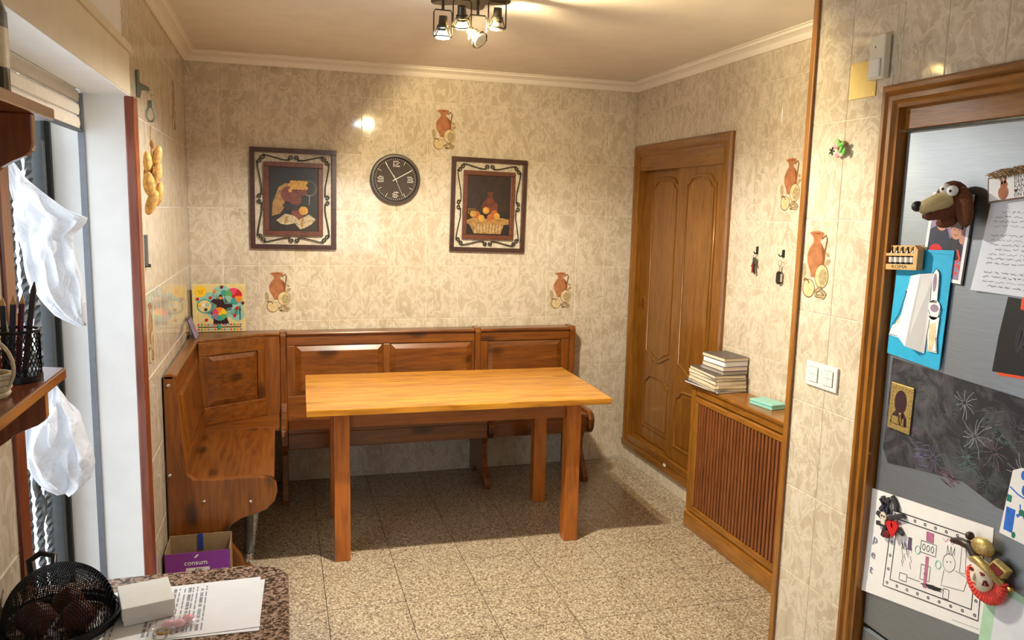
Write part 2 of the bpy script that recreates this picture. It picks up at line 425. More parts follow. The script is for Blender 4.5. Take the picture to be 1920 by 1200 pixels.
# right wall with the wardrobe opening (y -1.17..-0.06, z 0.13..2.08)
OY0, OY1, OZ0, OZ1 = -1.15, -0.07, 0.15, 2.08
mb = MB()
mb.box(TH, 0.14, OY1, 0.0, -0.05, ZC).box(TH, 0.14, YP - 0.1, OY0, -0.05, ZC).box(TH, 0.14, OY0, OY1, OZ1, ZC).box(TH, 0.14, OY0, OY1, -0.05, OZ0)
wall_right = struct('wall_right', mb, 'grout', 'cream marbled tile wall around the sliding wardrobe door', 'wall')
# pillar / fridge wall
NY0, NY1, NZ1 = -3.50, -2.815, 2.04
mb = MB()
mb.box(XN + TH, 0.14, NY1, YP, -0.05, ZC).box(XN + TH, 0.14, NY0, NY1, NZ1, ZC).box(XN + TH, 0.14, YR, NY0, -0.05, ZC).box(0.3, 0.4, NY0, NY1, -0.05, NZ1)
wall_fridge = struct('wall_fridge', mb, 'grout', 'cream tile wall with the fridge niche at the right edge', 'wall')
# left wall with balcony opening
BY0, BY1, BZ = -3.15, -1.84, 2.05
mb = MB()
mb.box(-3.018, XL - TH, BY1, 0.1, -0.05, ZC).box(-3.018, XL - TH, YR, BY0, -0.05, ZC).box(-3.018, XL - TH, BY0, BY1, 2.20, ZC)
wall_left = struct('wall_left', mb, 'white_paint', 'left wall of cream tiles with a white plastered balcony opening', 'wall')
struct('wall_rear', MB().box(-3.1, -1.80, YR - 0.15, YR, -0.05, ZC).box(-0.9, 0.2, YR - 0.15, YR, -0.05, ZC).box(-1.8, -0.9, YR - 0.15, YR, -0.05, 1.0).box(-1.8, -0.9, YR - 0.15, YR, 2.1, ZC),
       'cream_paint', 'cream rear wall of the kitchen behind the viewer', 'wall')

m_, nt_, b_ = newmat('pane_glass')
g_ = nt_.nodes.new('ShaderNodeBsdfGlossy'); g_.inputs['Roughness'].default_value = 0.02; tp_ = nt_.nodes.new('ShaderNodeBsdfTransparent')
mg_ = nt_.nodes.new('ShaderNodeMixShader'); mg_.inputs[0].default_value = 0.06
nt_.links.new(tp_.outputs[0], mg_.inputs[1]); nt_.links.new(g_.outputs[0], mg_.inputs[2]); nt_.links.new(mg_.outputs[0], nt_.nodes['Material Output'].inputs[0])
mb = MB()
for r in ((-1.80, -1.75, 1.0, 2.1), (-0.95, -0.90, 1.0, 2.1), (-1.75, -0.95, 1.0, 1.05), (-1.75, -0.95, 2.05, 2.1), (-1.37, -1.33, 1.05, 2.05)): mb.box(r[0], r[1], YR - 0.09, YR - 0.05, r[2], r[3])
win = struct('window_1', mb, 'white_paint', 'white framed kitchen window behind the viewer', 'window')
for a, b in ((-1.75, -1.37), (-1.33, -0.95)): MB().box(a, b, YR - 0.072, YR - 0.068, 1.05, 2.05).build('pane', 'pane_glass', win)
TM = {}
def tile_mesh(w, h):
    k = (round(w, 4), round(h, 4))
    if k not in TM:
        a, b, e = w / 2 - 0.0012, h / 2 - 0.0012, 0.0016
        mb = MB(); mb.frustum((-a, a, -b, b), (-a + e, a - e, -b + e, b - e), -0.0010, 0.0); mb.box(-a, a, -b, b, -TH, -0.0010)
        o = mb.build('tile', 'tile'); TM[k] = o.data; bpy.data.objects.remove(o)
    return TM[k]
def sub_rect(r, h):
    a0, a1, b0, b1 = r; c0, c1, d0, d1 = h
    if c0 >= a1 or c1 <= a0 or d0 >= b1 or d1 <= b0: return [r]
    out = []
    if c0 > a0: out.append((a0, c0, b0, b1))
    if c1 < a1: out.append((c1, a1, b0, b1))
    m0, m1 = max(a0, c0), min(a1, c1)
    if d0 > b0: out.append((m0, m1, b0, d0))
    if d1 < b1: out.append((m0, m1, d1, b1))
    return out
TH_T, TW = 0.3339, 0.2
JUG = {}
def lay_tiles(wall, u0, u1, phase, z0, z1, zoff, place, holes, deco=()):
    k = math.floor((u0 - phase) / TW)
    while phase + k * TW < u1 - 1e-6:
        a0, a1 = max(u0, phase + k * TW), min(u1, phase + (k + 1) * TW); k += 1
        for r in range(-1, 9):
            b0, b1 = max(z0, zoff + r * TH_T), min(z1, zoff + (r + 1) * TH_T)
            if b1 - b0 < 0.012 or a1 - a0 < 0.012: continue
            rs = [(a0, a1, b0, b1)]
            for h in holes: rs = [q for x in rs for q in sub_rect(x, h)]
            for q in rs:
                if q[1] - q[0] < 0.01 or q[3] - q[2] < 0.01: continue
                t = bpy.data.objects.new('tile', tile_mesh(q[1] - q[0], q[3] - q[2])); COL.objects.link(t); t.parent = wall
                cu, cz = (q[0] + q[1]) / 2, (q[2] + q[3]) / 2
                t.matrix_world = place(cu, cz)
                for du, dz in deco:
                    if q[0] < du < q[1] and q[2] < dz < q[3]: JUG[t.name] = t
lay_tiles(wall_back, XL, 0.0, 0.0, 0.0, ZC - 0.03, 0.0, lambda u, z: F_back(u, z), [], [(-1.3, 2.15), (-2.3, 1.15), (-0.5, 1.15)])
# u = -y on the right-hand walls
lay_tiles(wall_right, 0.0, -YP, 1.394, 0.0, ZC - 0.03, 0.0, lambda u, z: F_right(-u, z), [(-OY1, -OY0, OZ0, OZ1)], [(1.69, 1.84)])
lay_tiles(wall_fridge, -YP, 3.9, 2.587, 0.0, ZC, 0.016, lambda u, z: F_right(-u, z, XN), [(-NY1, -NY0, -0.1, NZ1)], [(2.49, 1.5)])
# u = y on the left wall
lay_tiles(wall_left, BY1, 0.0, 0.0, 0.0, ZC - 0.03, 0.0, lambda u, z: F_left(u, z, XL), [], [(-1.5, 1.2), (-0.5, 2.15)])
lay_tiles(wall_left, -4.2, BY0, 0.0, 0.0, ZC, 0.0, lambda u, z: F_left(u, z, XL), [])
# printed jug decoration on five-odd tiles
JUGM = None
def jug_print(parent):
    global JUGM
    if JUGM is None:
        m = MB(); h = lambda k: (0.0, 0.00025 + 0.00012 * k)
        S = lambda P: [(x, y) for x, y in P]
        # leaves behind
        m.mat(4)
        for c, rx, ry, a in [((0.062, 0.018), 0.018, 0.010, 0.6), ((-0.062, -0.022), 0.012, 0.030, 0.1), ((0.058, 0.045), 0.014, 0.007, -0.5)]: m.disc(c, rx, *h(0), n=12, ry=ry, rot=a)
        # handle
        m.mat(3); m.ribbon([(0.022, 0.098), (0.045, 0.112), (0.052, 0.098), (0.046, 0.060), (0.040, 0.040)], 0.008, *h(1))
        # jug
        m.mat(0); m.prism([(-0.046, 0.118), (-0.030, 0.124), (0.004, 0.127), (0.030, 0.122), (0.033, 0.112), (0.018, 0.100), (0.016, 0.086), (0.036, 0.066), (0.048, 0.038), (0.044, 0.008), (0.030, -0.022), (0.004, -0.040), (-0.022, -0.040), (-0.030, -0.016), (-0.046, 0.010), (-0.050, 0.040), (-0.038, 0.066), (-0.020, 0.086), (-0.022, 0.102), (-0.036, 0.112)], *h(2))
        m.mat(1); m.prism([(-0.030, 0.118), (0.004, 0.121), (0.022, 0.116), (0.0, 0.113)], *h(3))
        m.prism([(0.020, 0.084), (0.040, 0.064), (0.048, 0.038), (0.044, 0.008), (0.030, -0.022), (0.020, -0.03), (0.032, 0.006), (0.035, 0.038), (0.026, 0.062)], *h(3))
        # plate
        m.mat(3); m.disc((0.036, -0.034), 0.037, *h(4), n=20, ry=0.044); m.mat(2); m.disc((0.036, -0.034), 0.034, *h(5), n=20, ry=0.041)
        m.mat(4); m.disc((0.044, -0.036), 0.022, *h(6), n=16, ry=0.030)
        # apple and leaves
        m.mat(3); m.disc((-0.030, -0.082), 0.034, *h(7), n=20); m.mat(2); m.disc((-0.029, -0.081), 0.031, *h(8), n=20)
        m.mat(3); m.ribbon([(-0.062, -0.056), (-0.05, -0.048), (-0.034, -0.054), (-0.028, -0.064)], 0.006, *h(9))
        for c, rx, ry, a in [((0.024, -0.082), 0.024, 0.008, 0.5), ((0.050, -0.088), 0.022, 0.008, -0.4), ((0.034, -0.104), 0.026, 0.007, 0.1), ((0.058, -0.104), 0.014, 0.006, 0.8), ((0.014, -0.100), 0.014, 0.006, -0.9)]:
            m.mat(3); m.disc(c, rx, *h(7), n=12, ry=ry, rot=a); m.mat(4); m.disc(c, rx * 0.82, *h(8), n=12, ry=ry * 0.68, rot=a)
        o = m.build('jug_print', ['jug_orange', 'jug_dark', 'jug_cream', 'jug_line', 'jug_leaf']); JUGM = o.data; bpy.data.objects.remove(o)
    o = bpy.data.objects.new('jug_print', JUGM); COL.objects.link(o); o.parent = parent
    o['label'] = 'terracotta jug, plate and apple printed on a tile'
for t in list(JUG.values()): jug_print(t)

# crown mouldings
CP = [(0, ZC - 0.052), (0.008, ZC - 0.055), (0.016, ZC - 0.046), (0.022, ZC - 0.030), (0.040, ZC - 0.018), (0.052, ZC - 0.016), (0.056, ZC - 0.006), (0.068, ZC - 0.004), (0.068, ZC), (0, ZC)]
mb = MB().prism([(-a, z) for a, z in CP], XL, 0.0, 'x')
struct('trim_1', mb, 'crown_white', 'white crown moulding along the back wall', 'moulding', smooth=30)
struct('trim_2', MB().prism([(-a, z) for a, z in CP], YP, 0.0, 'y'), 'crown_white', 'white crown moulding along the right wall above the wardrobe', 'moulding', smooth=30)
struct('trim_3', MB().prism([(XL + a, z) for a, z in CP], -3.4, 0.0, 'y'), 'crown_white', 'white crown moulding along the left wall', 'moulding', smooth=30)
# wooden corner strip of the pillar
struct('trim_4', MB().prism([(XN - 0.012, YP - 0.022), (XN - 0.006, YP + 0.008), (XN + 0.02, YP + 0.012), (XN + 0.02, YP - 0.0), (XN + 0.0, YP - 0.026), (XN - 0.010, YP - 0.028)], 0.0, ZC), 'oak_z', 'tall oak strip covering the corner of the tiled pillar', 'trim', bevel=0.003)

# ------------------------------------------------------------------ balcony opening on the left
def jamb(name, y0, y1, label, t=0.028):
    return struct(name, MB().box(XL - 0.004, XL + t, y0, y1, 0.0, BZ), 'jamb_wood', label, 'trim', bevel=0.004)
jamb('trim_5', BY1 - 0.004, BY1 + 0.07, 'reddish wooden jamb strip between white reveal and hanging tan slices')
jamb('trim_6', BY0 - 0.055, BY0 + 0.004, 'reddish wooden jamb strip beside the small wooden shelves', 0.007)
sb = struct('trim_7', MB().box(-2.905, XL + 0.016, -3.4, BY1 + 0.012, BZ + 0.003, 2.208), 'cream_paint', 'cream shutter box above the balcony opening', 'shutter box', bevel=0.003)
MB().box(XL + 0.016, XL + 0.026, -3.4, BY1 + 0.012, 2.196, 2.222).build('edge_strip', 'cream_paint', sb, bevel=0.003)
MB().box(-2.905, XL + 0.014, -3.4, BY1 + 0.010, BZ, BZ + 0.003).build('soffit_daylight', 'white_paint', sb)  # added white underside; the daylight on it is put into the colour
# roller shutter, a few slats down
t = thing('roller_shutter', 'cream roller shutter rolled almost fully up under its box', 'shutter', (-2.93, -2.45, 1.93))
for i in range(4):
    z = 1.93 + i * 0.044
    MB().prism([(-2.936, z), (-2.927, z + 0.003), (-2.924, z + 0.020), (-2.927, z + 0.039), (-2.936, z + 0.0425)], BY0 + 0.01, BY1 - 0.012, 'y').build('slat', 'shutter', t, world=True, smooth=30)
MB().box(-2.94, -2.92, BY0 + 0.01, BY1 - 0.012, 1.922, 1.930).build('end_bar', 'iron_grey', t, world=True)
tag(MB().box(-2.936, -2.916, BY1 - 0.006, BY1 + 0.001, 0.0, BZ).build('shutter_rail', 'rail_grey'), 'thin grey shutter guide rail running down the white reveal', 'rail')
# wrought iron grille outside
t = thing('window_grille', 'dark grey wrought iron grille with twisted bars outside the opening', 'grille', (-3.075, -2.4, 0.0))
MB().box(-3.072, -3.032, -1.90, -1.846, 0.0, 2.2).build('post', 'iron_grey', t, world=True, bevel=0.003)
MB().box(-3.032, -3.018, -1.86, -1.835, 0.0, 2.2).build('gap_shade', 'iron_black', t, world=True)  # black strip put in for the shaded gap beside the post
def twisted(x, y, z0, z1, a, turns):
    m = MB(); N = 90; k = 0
    for i in range(N + 1):
        z = z0 + (z1 - z0) * i / N; th = 2 * PI * turns * i / N
        for q in range(4):
            w = th + q * PI / 2; m.v.append((x + a * math.cos(w), y + a * math.sin(w), z))
    for i in range(N):
        for q in range(4): m.f.append((i * 4 + q, i * 4 + (q + 1) % 4, i * 4 + 4 + (q + 1) % 4, i * 4 + 4 + q)); m.m.append(0)
    return m
for i, y in enumerate([-1.955, -2.06, -2.17, -2.28, -2.40, -2.52, -2.64, -2.76, -2.90, -3.02]):
    twisted(-3.062, y, 0.0, 2.2, 0.013, 16).build('bar', 'iron_grey', t, world=True)
for z in (0.12, 0.98, 2.02):
    MB().box(-3.074, -3.050, -3.3, -1.90, z, z + 0.03).build('cross_bar', 'iron_grey', t, world=True)
for k, z in enumerate((0.28, 0.62, 1.10)):
    for y in (-2.05, -2.27, -2.55):
        P = [(-3.062, y + 0.05 * math.sin(a) * (1 if a < PI else 0.8), z + 0.20 * a / (2 * PI)) for a in [2 * PI * i / 20 for i in range(21)]]
        MB().tube(P, 0.009, 6).build('scroll', 'iron_grey', t, world=True, smooth=40)
struct('floor_balcony', MB().box(-4.6, -3.018, -4.5, 0.0, -0.2, -0.03), 'balcony', 'pale balcony floor outside the opening', 'floor')

# plastic bags
def bag(name, label, rows, yc, depth, seed):
    rnd = random.Random(seed); m = MB(); n = 44; N = 40
    ph = [rnd.uniform(0, 6.28) for _ in range(8)]
    zs = [r[0] for r in rows]
    def lerp(z):
        for a, b in zip(rows, rows[1:]):
            if b[0] <= z <= a[0]:
                t = (a[0] - z) / (a[0] - b[0] + 1e-9); return a[1] + (b[1] - a[1]) * t, a[2] + (b[2] - a[2]) * t
        return rows[-1][1:]
    for i in range(N + 1):
        z = zs[0] + (zs[-1] - zs[0]) * i / N; l, r = lerp(z); c, w = (l + r) / 2, (r - l) / 2; s = i / N
        d = depth * min(1, 0.15 + 2.2 * s) * min(1, w / 0.05) * (1 if s < 0.8 else 1 - 2.5 * (s - 0.8))
        for j in range(n):
            a = 2 * PI * j / n
            fold = 1 + 0.34 * math.sin(5 * a + ph[0] + 2.5 * s) + 0.24 * math.sin(9 * a + ph[1] - 6 * s) + 0.14 * math.sin(15 * a + ph[2] + 9 * s)
            x = c + w * math.cos(a) * (1 + 0.03 * math.sin(7 * a + ph[3] + 11 * s)); y = yc + d * math.sin(a) * fold + 0.006 * math.sin(24 * s + ph[4] + 3 * a)
            m.v.append((x, y, z + 0.006 * math.sin(4 * a + ph[5] + 5 * s)))
    for i in range(N):
        for j in range(n): m.f.append((i * n + j, i * n + (j + 1) % n, (i + 1) * n + (j + 1) % n, (i + 1) * n + j)); m.m.append(0)
    m.f.append(tuple(range(n))); m.f.append(tuple(N * n + j for j in range(n))); m.m += [0, 0]
    return tag(m.build(name, 'bag_plastic', smooth=70), label, 'bag', 'white plastic bags by the balcony grille')
bag('plastic_bag', 'empty crumpled white plastic bag hanging above the pencil cup', [(1.80, -3.000, -2.985), (1.738, -2.993, -2.949), (1.695, -2.988, -2.899), (1.656, -2.98, -2.850), (1.640, -2.98, -2.804), (1.622, -2.979, -2.812), (1.593, -2.977, -2.844), (1.549, -2.97, -2.84), (1.504, -2.965, -2.831), (1.46, -2.958, -2.824), (1.414, -2.934, -2.819), (1.368, -2.896, -2.82), (1.337, -2.836, -2.82)], -2.4, 0.03, 3)
bag('plastic_bag', 'filled white plastic bag hanging below the lower wooden shelf', [(1.18, -2.925, -2.91), (1.156, -2.923, -2.903), (1.107, -2.95, -2.875), (1.062, -2.986, -2.85), (1.016, -3.005, -2.838), (0.968, -3.002, -2.823), (0.92, -2.991, -2.817), (0.877, -2.955, -2.83), (0.842, -2.923, -2.874)], -2.4, 0.07, 11)

# ------------------------------------------------------------------ wardrobe with sliding doors in the right wall
d1 = MB()
DX = -0.028
# frame pieces: outer moulding proud of the tiles (x from DX to 0.06)
JP = [(0.0, 0.075), (0.0, 0.0), (-0.016, 0.0), (-0.026, 0.010), (-0.026, 0.030), (-0.018, 0.044), (-0.022, 0.060), (-0.014, 0.075)]
def mitre(prof, y0, s, z0, zt):
    # upright of a casing: prof (x, inward offset), outer edge at y0, inward direction s, mitred at the top
    m = MB(); n = len(prof)
    m.v = [(x, y0 + s * b, z0) for x, b in prof] + [(x, y0 + s * b, zt - b) for x, b in prof]
    m.f = [tuple(range(n)), tuple(range(n, 2 * n))] + [(i, (i + 1) % n, n + (i + 1) % n, n + i) for i in range(n)]; m.m = [0] * (n + 2); return m
def mitre_head(prof, ya, yb, zt):
    m = MB(); n = len(prof)
    m.v = [(x, ya - b, zt - b) for x, b in prof] + [(x, yb + b, zt - b) for x, b in prof]
    m.f = [tuple(range(n)), tuple(range(n, 2 * n))] + [(i, (i + 1) % n, n + (i + 1) % n, n + i) for i in range(n)]; m.m = [0] * (n + 2); return m
door = struct('door_1', mitre(JP, -0.030, -1, 0.105, 2.13), 'door_z', 'brown oak sliding wardrobe with two panelled doors', 'door', smooth=25)
mitre(JP, -1.203, 1, 0.105, 2.13).build('jamb', 'door_z', door, smooth=25)
mitre_head(JP, -0.030, -1.203, 2.13).build('head', 'door_y', door, smooth=25)
MB().box(-0.030, 0.02, -1.203, -0.030, 0.105, 0.150).box(-0.018, 0.09, -1.16, -0.07, 0.150, 0.196).build('sill', 'door_y', door, bevel=0.005)
MB().box(-0.010, 0.008, -1.120, -0.045, 1.965, 2.062).build('valance', 'door_y', door, bevel=0.004)
MB().box(0.0, 0.09, -0.105, -0.07, 0.15, 2.07).build('reveal_board', 'door_z', door)
MB().box(0.0, 0.09, -1.17, -1.135, 0.15, 2.07).build('reveal_board', 'door_z', door)
MB().box(0.10, 0.12, -1.17, -0.07, 0.15, 2.07).build('back_board', 'door_z', door)
def arch(y0, y1, zb, zs, rise):
    # outline with a cathedral top: list of (y,z)
    c = (y0 + y1) / 2; w = (y1 - y0) / 2
    P = [(y0, zb), (y1, zb), (y1, zs)]
    for i in range(1, 24):
        u = 1 - 2 * i / 24; q = max(0.0, min(1.0, (0.90 - abs(u)) / 0.30)); q = q * q * (3 - 2 * q)
        P.append((c + w * u, zs + rise * (0.62 * q + 0.38 * q * (1 - (u / 0.9) ** 2))))
    P.append((y0, zs)); return P
def inset(P, d):
    cy = sum(p[0] for p in P) / len(P); cz = (max(p[1] for p in P) + min(p[1] for p in P)) / 2
    hy = (max(p[0] for p in P) - min(p[0] for p in P)) / 2; hz = (max(p[1] for p in P) - min(p[1] for p in P)) / 2
    return [(cy + (p[0] - cy) * (1 - d / hy), cz + (p[1] - cz) * (1 - d / hz)) for p in P]
def door_leaf(y0, y1, x):
    leaf = MB().box(x, x + 0.028, y0, y1, 0.20, 1.975).build('door_leaf', 'door_z', door, bevel=0.003)
    p0, p1 = y0 + 0.105, y1 - 0.115
    up = arch(p0, p1, 0.86, 1.87, 0.045)
    # curved lower end of the tall panel
    up = [(p0, 0.80)] + [(p0 + (p1 - p0) * i / 12, 0.80 - 0.055 * math.sin(PI * i / 12) ** 2) for i in range(1, 12)] + [(p1, 0.80)] + up[2:]
    lo = arch(p0, p1, 0.29, 0.60, 0.045)
    for P in (up, lo):
        MB().prism(inset(P, 0.022), x - 0.006, x + 0.002, 'x').build('panel', 'door_z', leaf, bevel=0.004)
        MB().tube([(x - 0.001, a, b) for a, b in P], 0.008, 8, True).build('moulding', 'door_z', leaf, smooth=60)
    return leaf
lf = door_leaf(-0.66, -0.10, 0.040)
MB().disc((-0.135, 1.10), 0.010, 0.036, 0.0405, 16, 'x', ry=0.045).build('handle', 'brass', lf)
rf = door_leaf(-1.145, -0.60, 0.006)
MB().tube([(0.005, -1.115 + 0.010 * math.cos(a), 1.08 + 0.045 * math.sin(a)) for a in [2 * PI * i / 24 for i in range(24)]], 0.003, 6, True).build('handle', 'brass', rf, smooth=60)
MB().box(-0.0305, -0.028, -0.690, -0.660, 0.150, 0.166).build('sticker', 'white_plastic', door)

# ------------------------------------------------------------------ corner bench
bn = thing('corner_bench', 'brown pine corner bench with panelled backs along two walls', 'bench', (-2.2, -0.4, 0.0))
B = lambda m, name, mat, bevel=0.004, smooth=None, par=None, lab=None: tag(m.build(name, mat, par or bn, world=True, bevel=bevel, smooth=smooth), lab)
YE = -1.27
prof = [(-2.778, 0.0), (-2.778, 0.945), (-2.765, 0.956), (-2.738, 0.955), (-2.728, 0.92), (-2.716, 0.70), (-2.702, 0.53), (-2.692, 0.495), (-2.665, 0.474), (-2.60, 0.468), (-2.365, 0.466), (-2.335, 0.456), (-2.316, 0.43), (-2.312, 0.39), (-2.325, 0.345), (-2.362, 0.306), (-2.42, 0.286), (-2.47, 0.274), (-2.512, 0.248), (-2.536, 0.212), (-2.532, 0.172), (-2.505, 0.140), (-2.476, 0.096), (-2.462, 0.050), (-2.425, 0.030), (-2.42, 0.0)]
ep = B(MB().prism(prof, YE, YE + 0.035, 'y'), 'end_panel', 'bench_z', 0.006)
for x, z in ((-2.757, 0.905), (-2.765, 0.50), (-2.628, 0.368), (-2.430, 0.352)):
    B(MB().ball((x, YE, z), (0.008, 0.005, 0.008), 10, 6), 'bolt', 'chrome', 0, 40, ep, 'chrome bolt head')
# left wing
def lean(z): return -2.733 + (0.93 - z) / 0.47 * 0.040
def sl(z0, z1, y0, y1, t0=-0.028, t1=0.0):
    a, b = lean(z0), lean(z1)
    return [(a + t0, y0, z0), (a + t1, y0, z0), (a + t1, y1, z0), (a + t0, y1, z0), (b + t0, y0, z1), (b + t1, y0, z1), (b + t1, y1, z1), (b + t0, y1, z1)]
Y2 = -0.30
B(MB().hexa(sl(0.85, 0.93, YE + 0.035, Y2)), 'back_rail', 'bench_y')
B(MB().hexa(sl(0.44, 0.54, YE + 0.035, Y2)), 'back_rail', 'bench_y')
B(MB().hexa(sl(0.54, 0.85, YE + 0.035, YE + 0.13)), 'back_stile', 'bench_z')
B(MB().hexa(sl(0.54, 0.85, Y2 - 0.09, Y2)), 'back_stile', 'bench_z')
def panel_hex(y0, y1, z0, z1, e=0.03):
    p = sl(z0, z1, y0, y1, -0.022, -0.012); q = sl(z0 + e, z1 - e, y0 + e, y1 - e, -0.012, 0.003)
    return MB().hexa(p).hexa([p[1], p[2], p[6], p[5], q[1], q[2], q[6], q[5]])
B(panel_hex(YE + 0.13, Y2 - 0.09, 0.54, 0.85), 'back_panel', 'bench_z', 0.002)
B(MB().box(-2.778, -2.722, YE + 0.0, Y2, 0.928, 0.948), 'top_cap', 'bench_y', 0.006)
B(MB().box(-2.700, -2.325, YE + 0.036, -0.405, 0.430, 0.456), 'seat', 'bench_y', 0.006)
B(MB().box(-2.365, -2.345, YE + 0.036, -0.405, 0.330, 0.430), 'seat_rail', 'bench_y')
# corner unit
D0, D1 = Vector((-2.735, -0.30)), Vector((-2.385, -0.105))
du = (D1 - D0).normalized(); dn = Vector((du.y, -du.x))
def dg(u0, u1, z0, z1, t0, t1):
    P = [D0 + du * u0 + dn * t0, D0 + du * u1 + dn * t0, D0 + du * u1 + dn * t1, D0 + du * u0 + dn * t1]
    return [(p.x, p.y, z0) for p in P] + [(p.x, p.y, z1) for p in P]
DL = (D1 - D0).length
B(MB().hexa(dg(0, DL, 0.85, 0.93, 0, 0.026)), 'back_rail', 'bench_x')
B(MB().hexa(dg(0, DL, 0.456, 0.56, 0, 0.030)), 'back_rail', 'bench_x')
B(MB().hexa(dg(0, 0.05, 0.56, 0.85, 0, 0.026)), 'back_stile', 'bench_z')
B(MB().hexa(dg(DL - 0.05, DL, 0.56, 0.85, 0, 0.026)), 'back_stile', 'bench_z')
q = dg(0.05, DL - 0.05, 0.56, 0.85, 0.0, 0.014); w = dg(0.08, DL - 0.08, 0.59, 0.82, 0.014, 0.026)
B(MB().hexa(q).hexa([q[3], q[2], q[6], q[7], w[3], w[2], w[6], w[7]]), 'back_panel', 'bench_x', 0.002)
B(MB().box(-2.385, -2.292, -0.115, -0.085, 0.44, 0.93), 'back_stile', 'bench_z')
B(MB().prism([(-2.780, -0.005), (-2.780, -0.33), (-2.735, -0.325), (-2.372, -0.125), (-2.292, -0.125), (-2.292, -0.005)], 0.930, 0.946), 'corner_top', 'bench_x', 0.005)
B(MB().prism([(-2.735, -0.398), (-2.300, -0.398), (-2.300, -0.10), (-2.385, -0.11), (-2.735, -0.30)], 0.430, 0.456), 'seat', 'bench_x', 0.005)
# long bench with three side panels
sp = [(-0.012, 0.0), (-0.012, 0.952), (-0.118, 0.952), (-0.132, 0.93), (-0.120, 0.86), (-0.125, 0.52), (-0.145, 0.472), (-0.455, 0.470), (-0.490, 0.455), (-0.505, 0.425), (-0.500, 0.370), (-0.475, 0.335), (-0.40, 0.325), (-0.355, 0.305), (-0.325, 0.26), (-0.325, 0.19), (-0.365, 0.12), (-0.415, 0.065), (-0.435, 0.03), (-0.435, 0.0), (-0.335, 0.0), (-0.25, 0.06), (-0.14, 0.06), (-0.09, 0.0)]
for x in (-2.292, -1.106, -0.468):
    B(MB().prism(sp, x, x + 0.036, 'x'), 'side_panel', 'bench_z', 0.005)
for x0, x1, ps in ((-2.256, -1.106, [(-2.205, -1.685), (-1.642, -1.125)]), (-1.070, -0.468, [(-1.020, -0.520)])):
    B(MB().box(x0, x1, -0.110, -0.084, 0.865, 0.928), 'back_rail', 'bench_x')
    B(MB().box(x0, x1, -0.110, -0.084, 0.440, 0.560), 'back_rail', 'bench_x')
    e = [x0] + [v for q in ps for v in q] + [x1]
    for a, b in zip(e[0::2], e[1::2]): B(MB().box(a, b, -0.110, -0.084, 0.56, 0.865), 'back_stile', 'bench_z')
    for a, b in ps:
        B(MB().box(a, b, -0.100, -0.088, 0.56, 0.865).frustum((a + 0.004, b - 0.004, 0.564, 0.861), (a + 0.034, b - 0.034, 0.594, 0.831), -0.100, -0.113, 'y'), 'back_panel', 'bench_x', 0.002)
    B(MB().box(x0, x1, -0.128, -0.008, 0.928, 0.946), 'top_cap', 'bench_x', 0.006)
    B(MB().box(x0, x1, -0.488, -0.112, 0.430, 0.456), 'seat', 'bench_x', 0.006)
    B(MB().box(x0, x1, -0.472, -0.450, 0.338, 0.430), 'seat_rail', 'bench_x')
tag(MB().tube([(-2.455, -1.02, 0.0), (-2.450, -0.98, 0.16), (-2.440, -0.94, 0.33)], 0.021, 10).build('under_seat_tube', 'tube_grey', bn, world=True, smooth=40), 'grey tube under the seat')  # slanted grey tube standing on the floor under the corner bench

# ------------------------------------------------------------------ dining table
tb = thing('dining_table', 'honey coloured pine dining table in front of the bench', 'table', (-1.432, -0.945, 0.0), math.radians(-1.4))
nb = 5
for i in range(nb):
    y0 = -0.395 + 0.79 * i / nb; y1 = -0.395 + 0.79 * (i + 1) / nb
    MB().box(-0.740, 0.740, y0 + 0.0002, y1 - 0.0002, 0.745, 0.775).build('tabletop_board', 'table_x', tb, bevel=0.003 if i in (0, nb - 1) else 0.0006)
for x in (-0.578, 0.578):
    for y in (-0.262, 0.300):
        MB().box(x - 0.037, x + 0.037, y - 0.037, y + 0.037, 0.0, 0.745).build('leg', 'table_leg', tb, bevel=0.004)
for y in (-0.262, 0.300): MB().box(-0.541, 0.541, y - 0.011, y + 0.011, 0.655, 0.745).build('apron', 'table_apron', tb, bevel=0.002)
for x in (-0.578, 0.578): MB().box(x - 0.011, x + 0.011, -0.225, 0.263, 0.655, 0.745).build('apron', 'table_apron', tb, bevel=0.002)

# ------------------------------------------------------------------ framed pictures with iron scrolls
def spiral(cx, cy, r, a0, turns, n=22, sgn=1):
    P = []
    for i in range(n + 1):
        t = i / n; a = a0 + sgn * 2 * PI * turns * (1 - t); rr = r * (0.28 + 0.72 * t); P.append((cx + rr * math.cos(a), cy + rr * math.sin(a)))
    return P
def scroll_pair(L, g, flip):
    # two mirrored S scrolls along a gap of length L and width g, local (a along, b across)
    out = []; r = g * 0.27
    for s in (-1, 1):
        A = [(s * (L * 0.44 + x), y - g * 0.02) for x, y in spiral(0, 0, r, PI * 0.55, 1.15)]
        Bm = [(s * (r * 1.05 + x), y) for x, y in spiral(0, 0, r, -PI * 0.35, 1.15)]
        path = A + [(s * L * 0.36, g * 0.16), (s * L * 0.26, g * -0.02), (s * L * 0.17, -g * 0.20), (s * L * 0.12, -g * 0.25)] + Bm[::-1]
        out.append([(a, b * flip) for a, b in path])
    return out
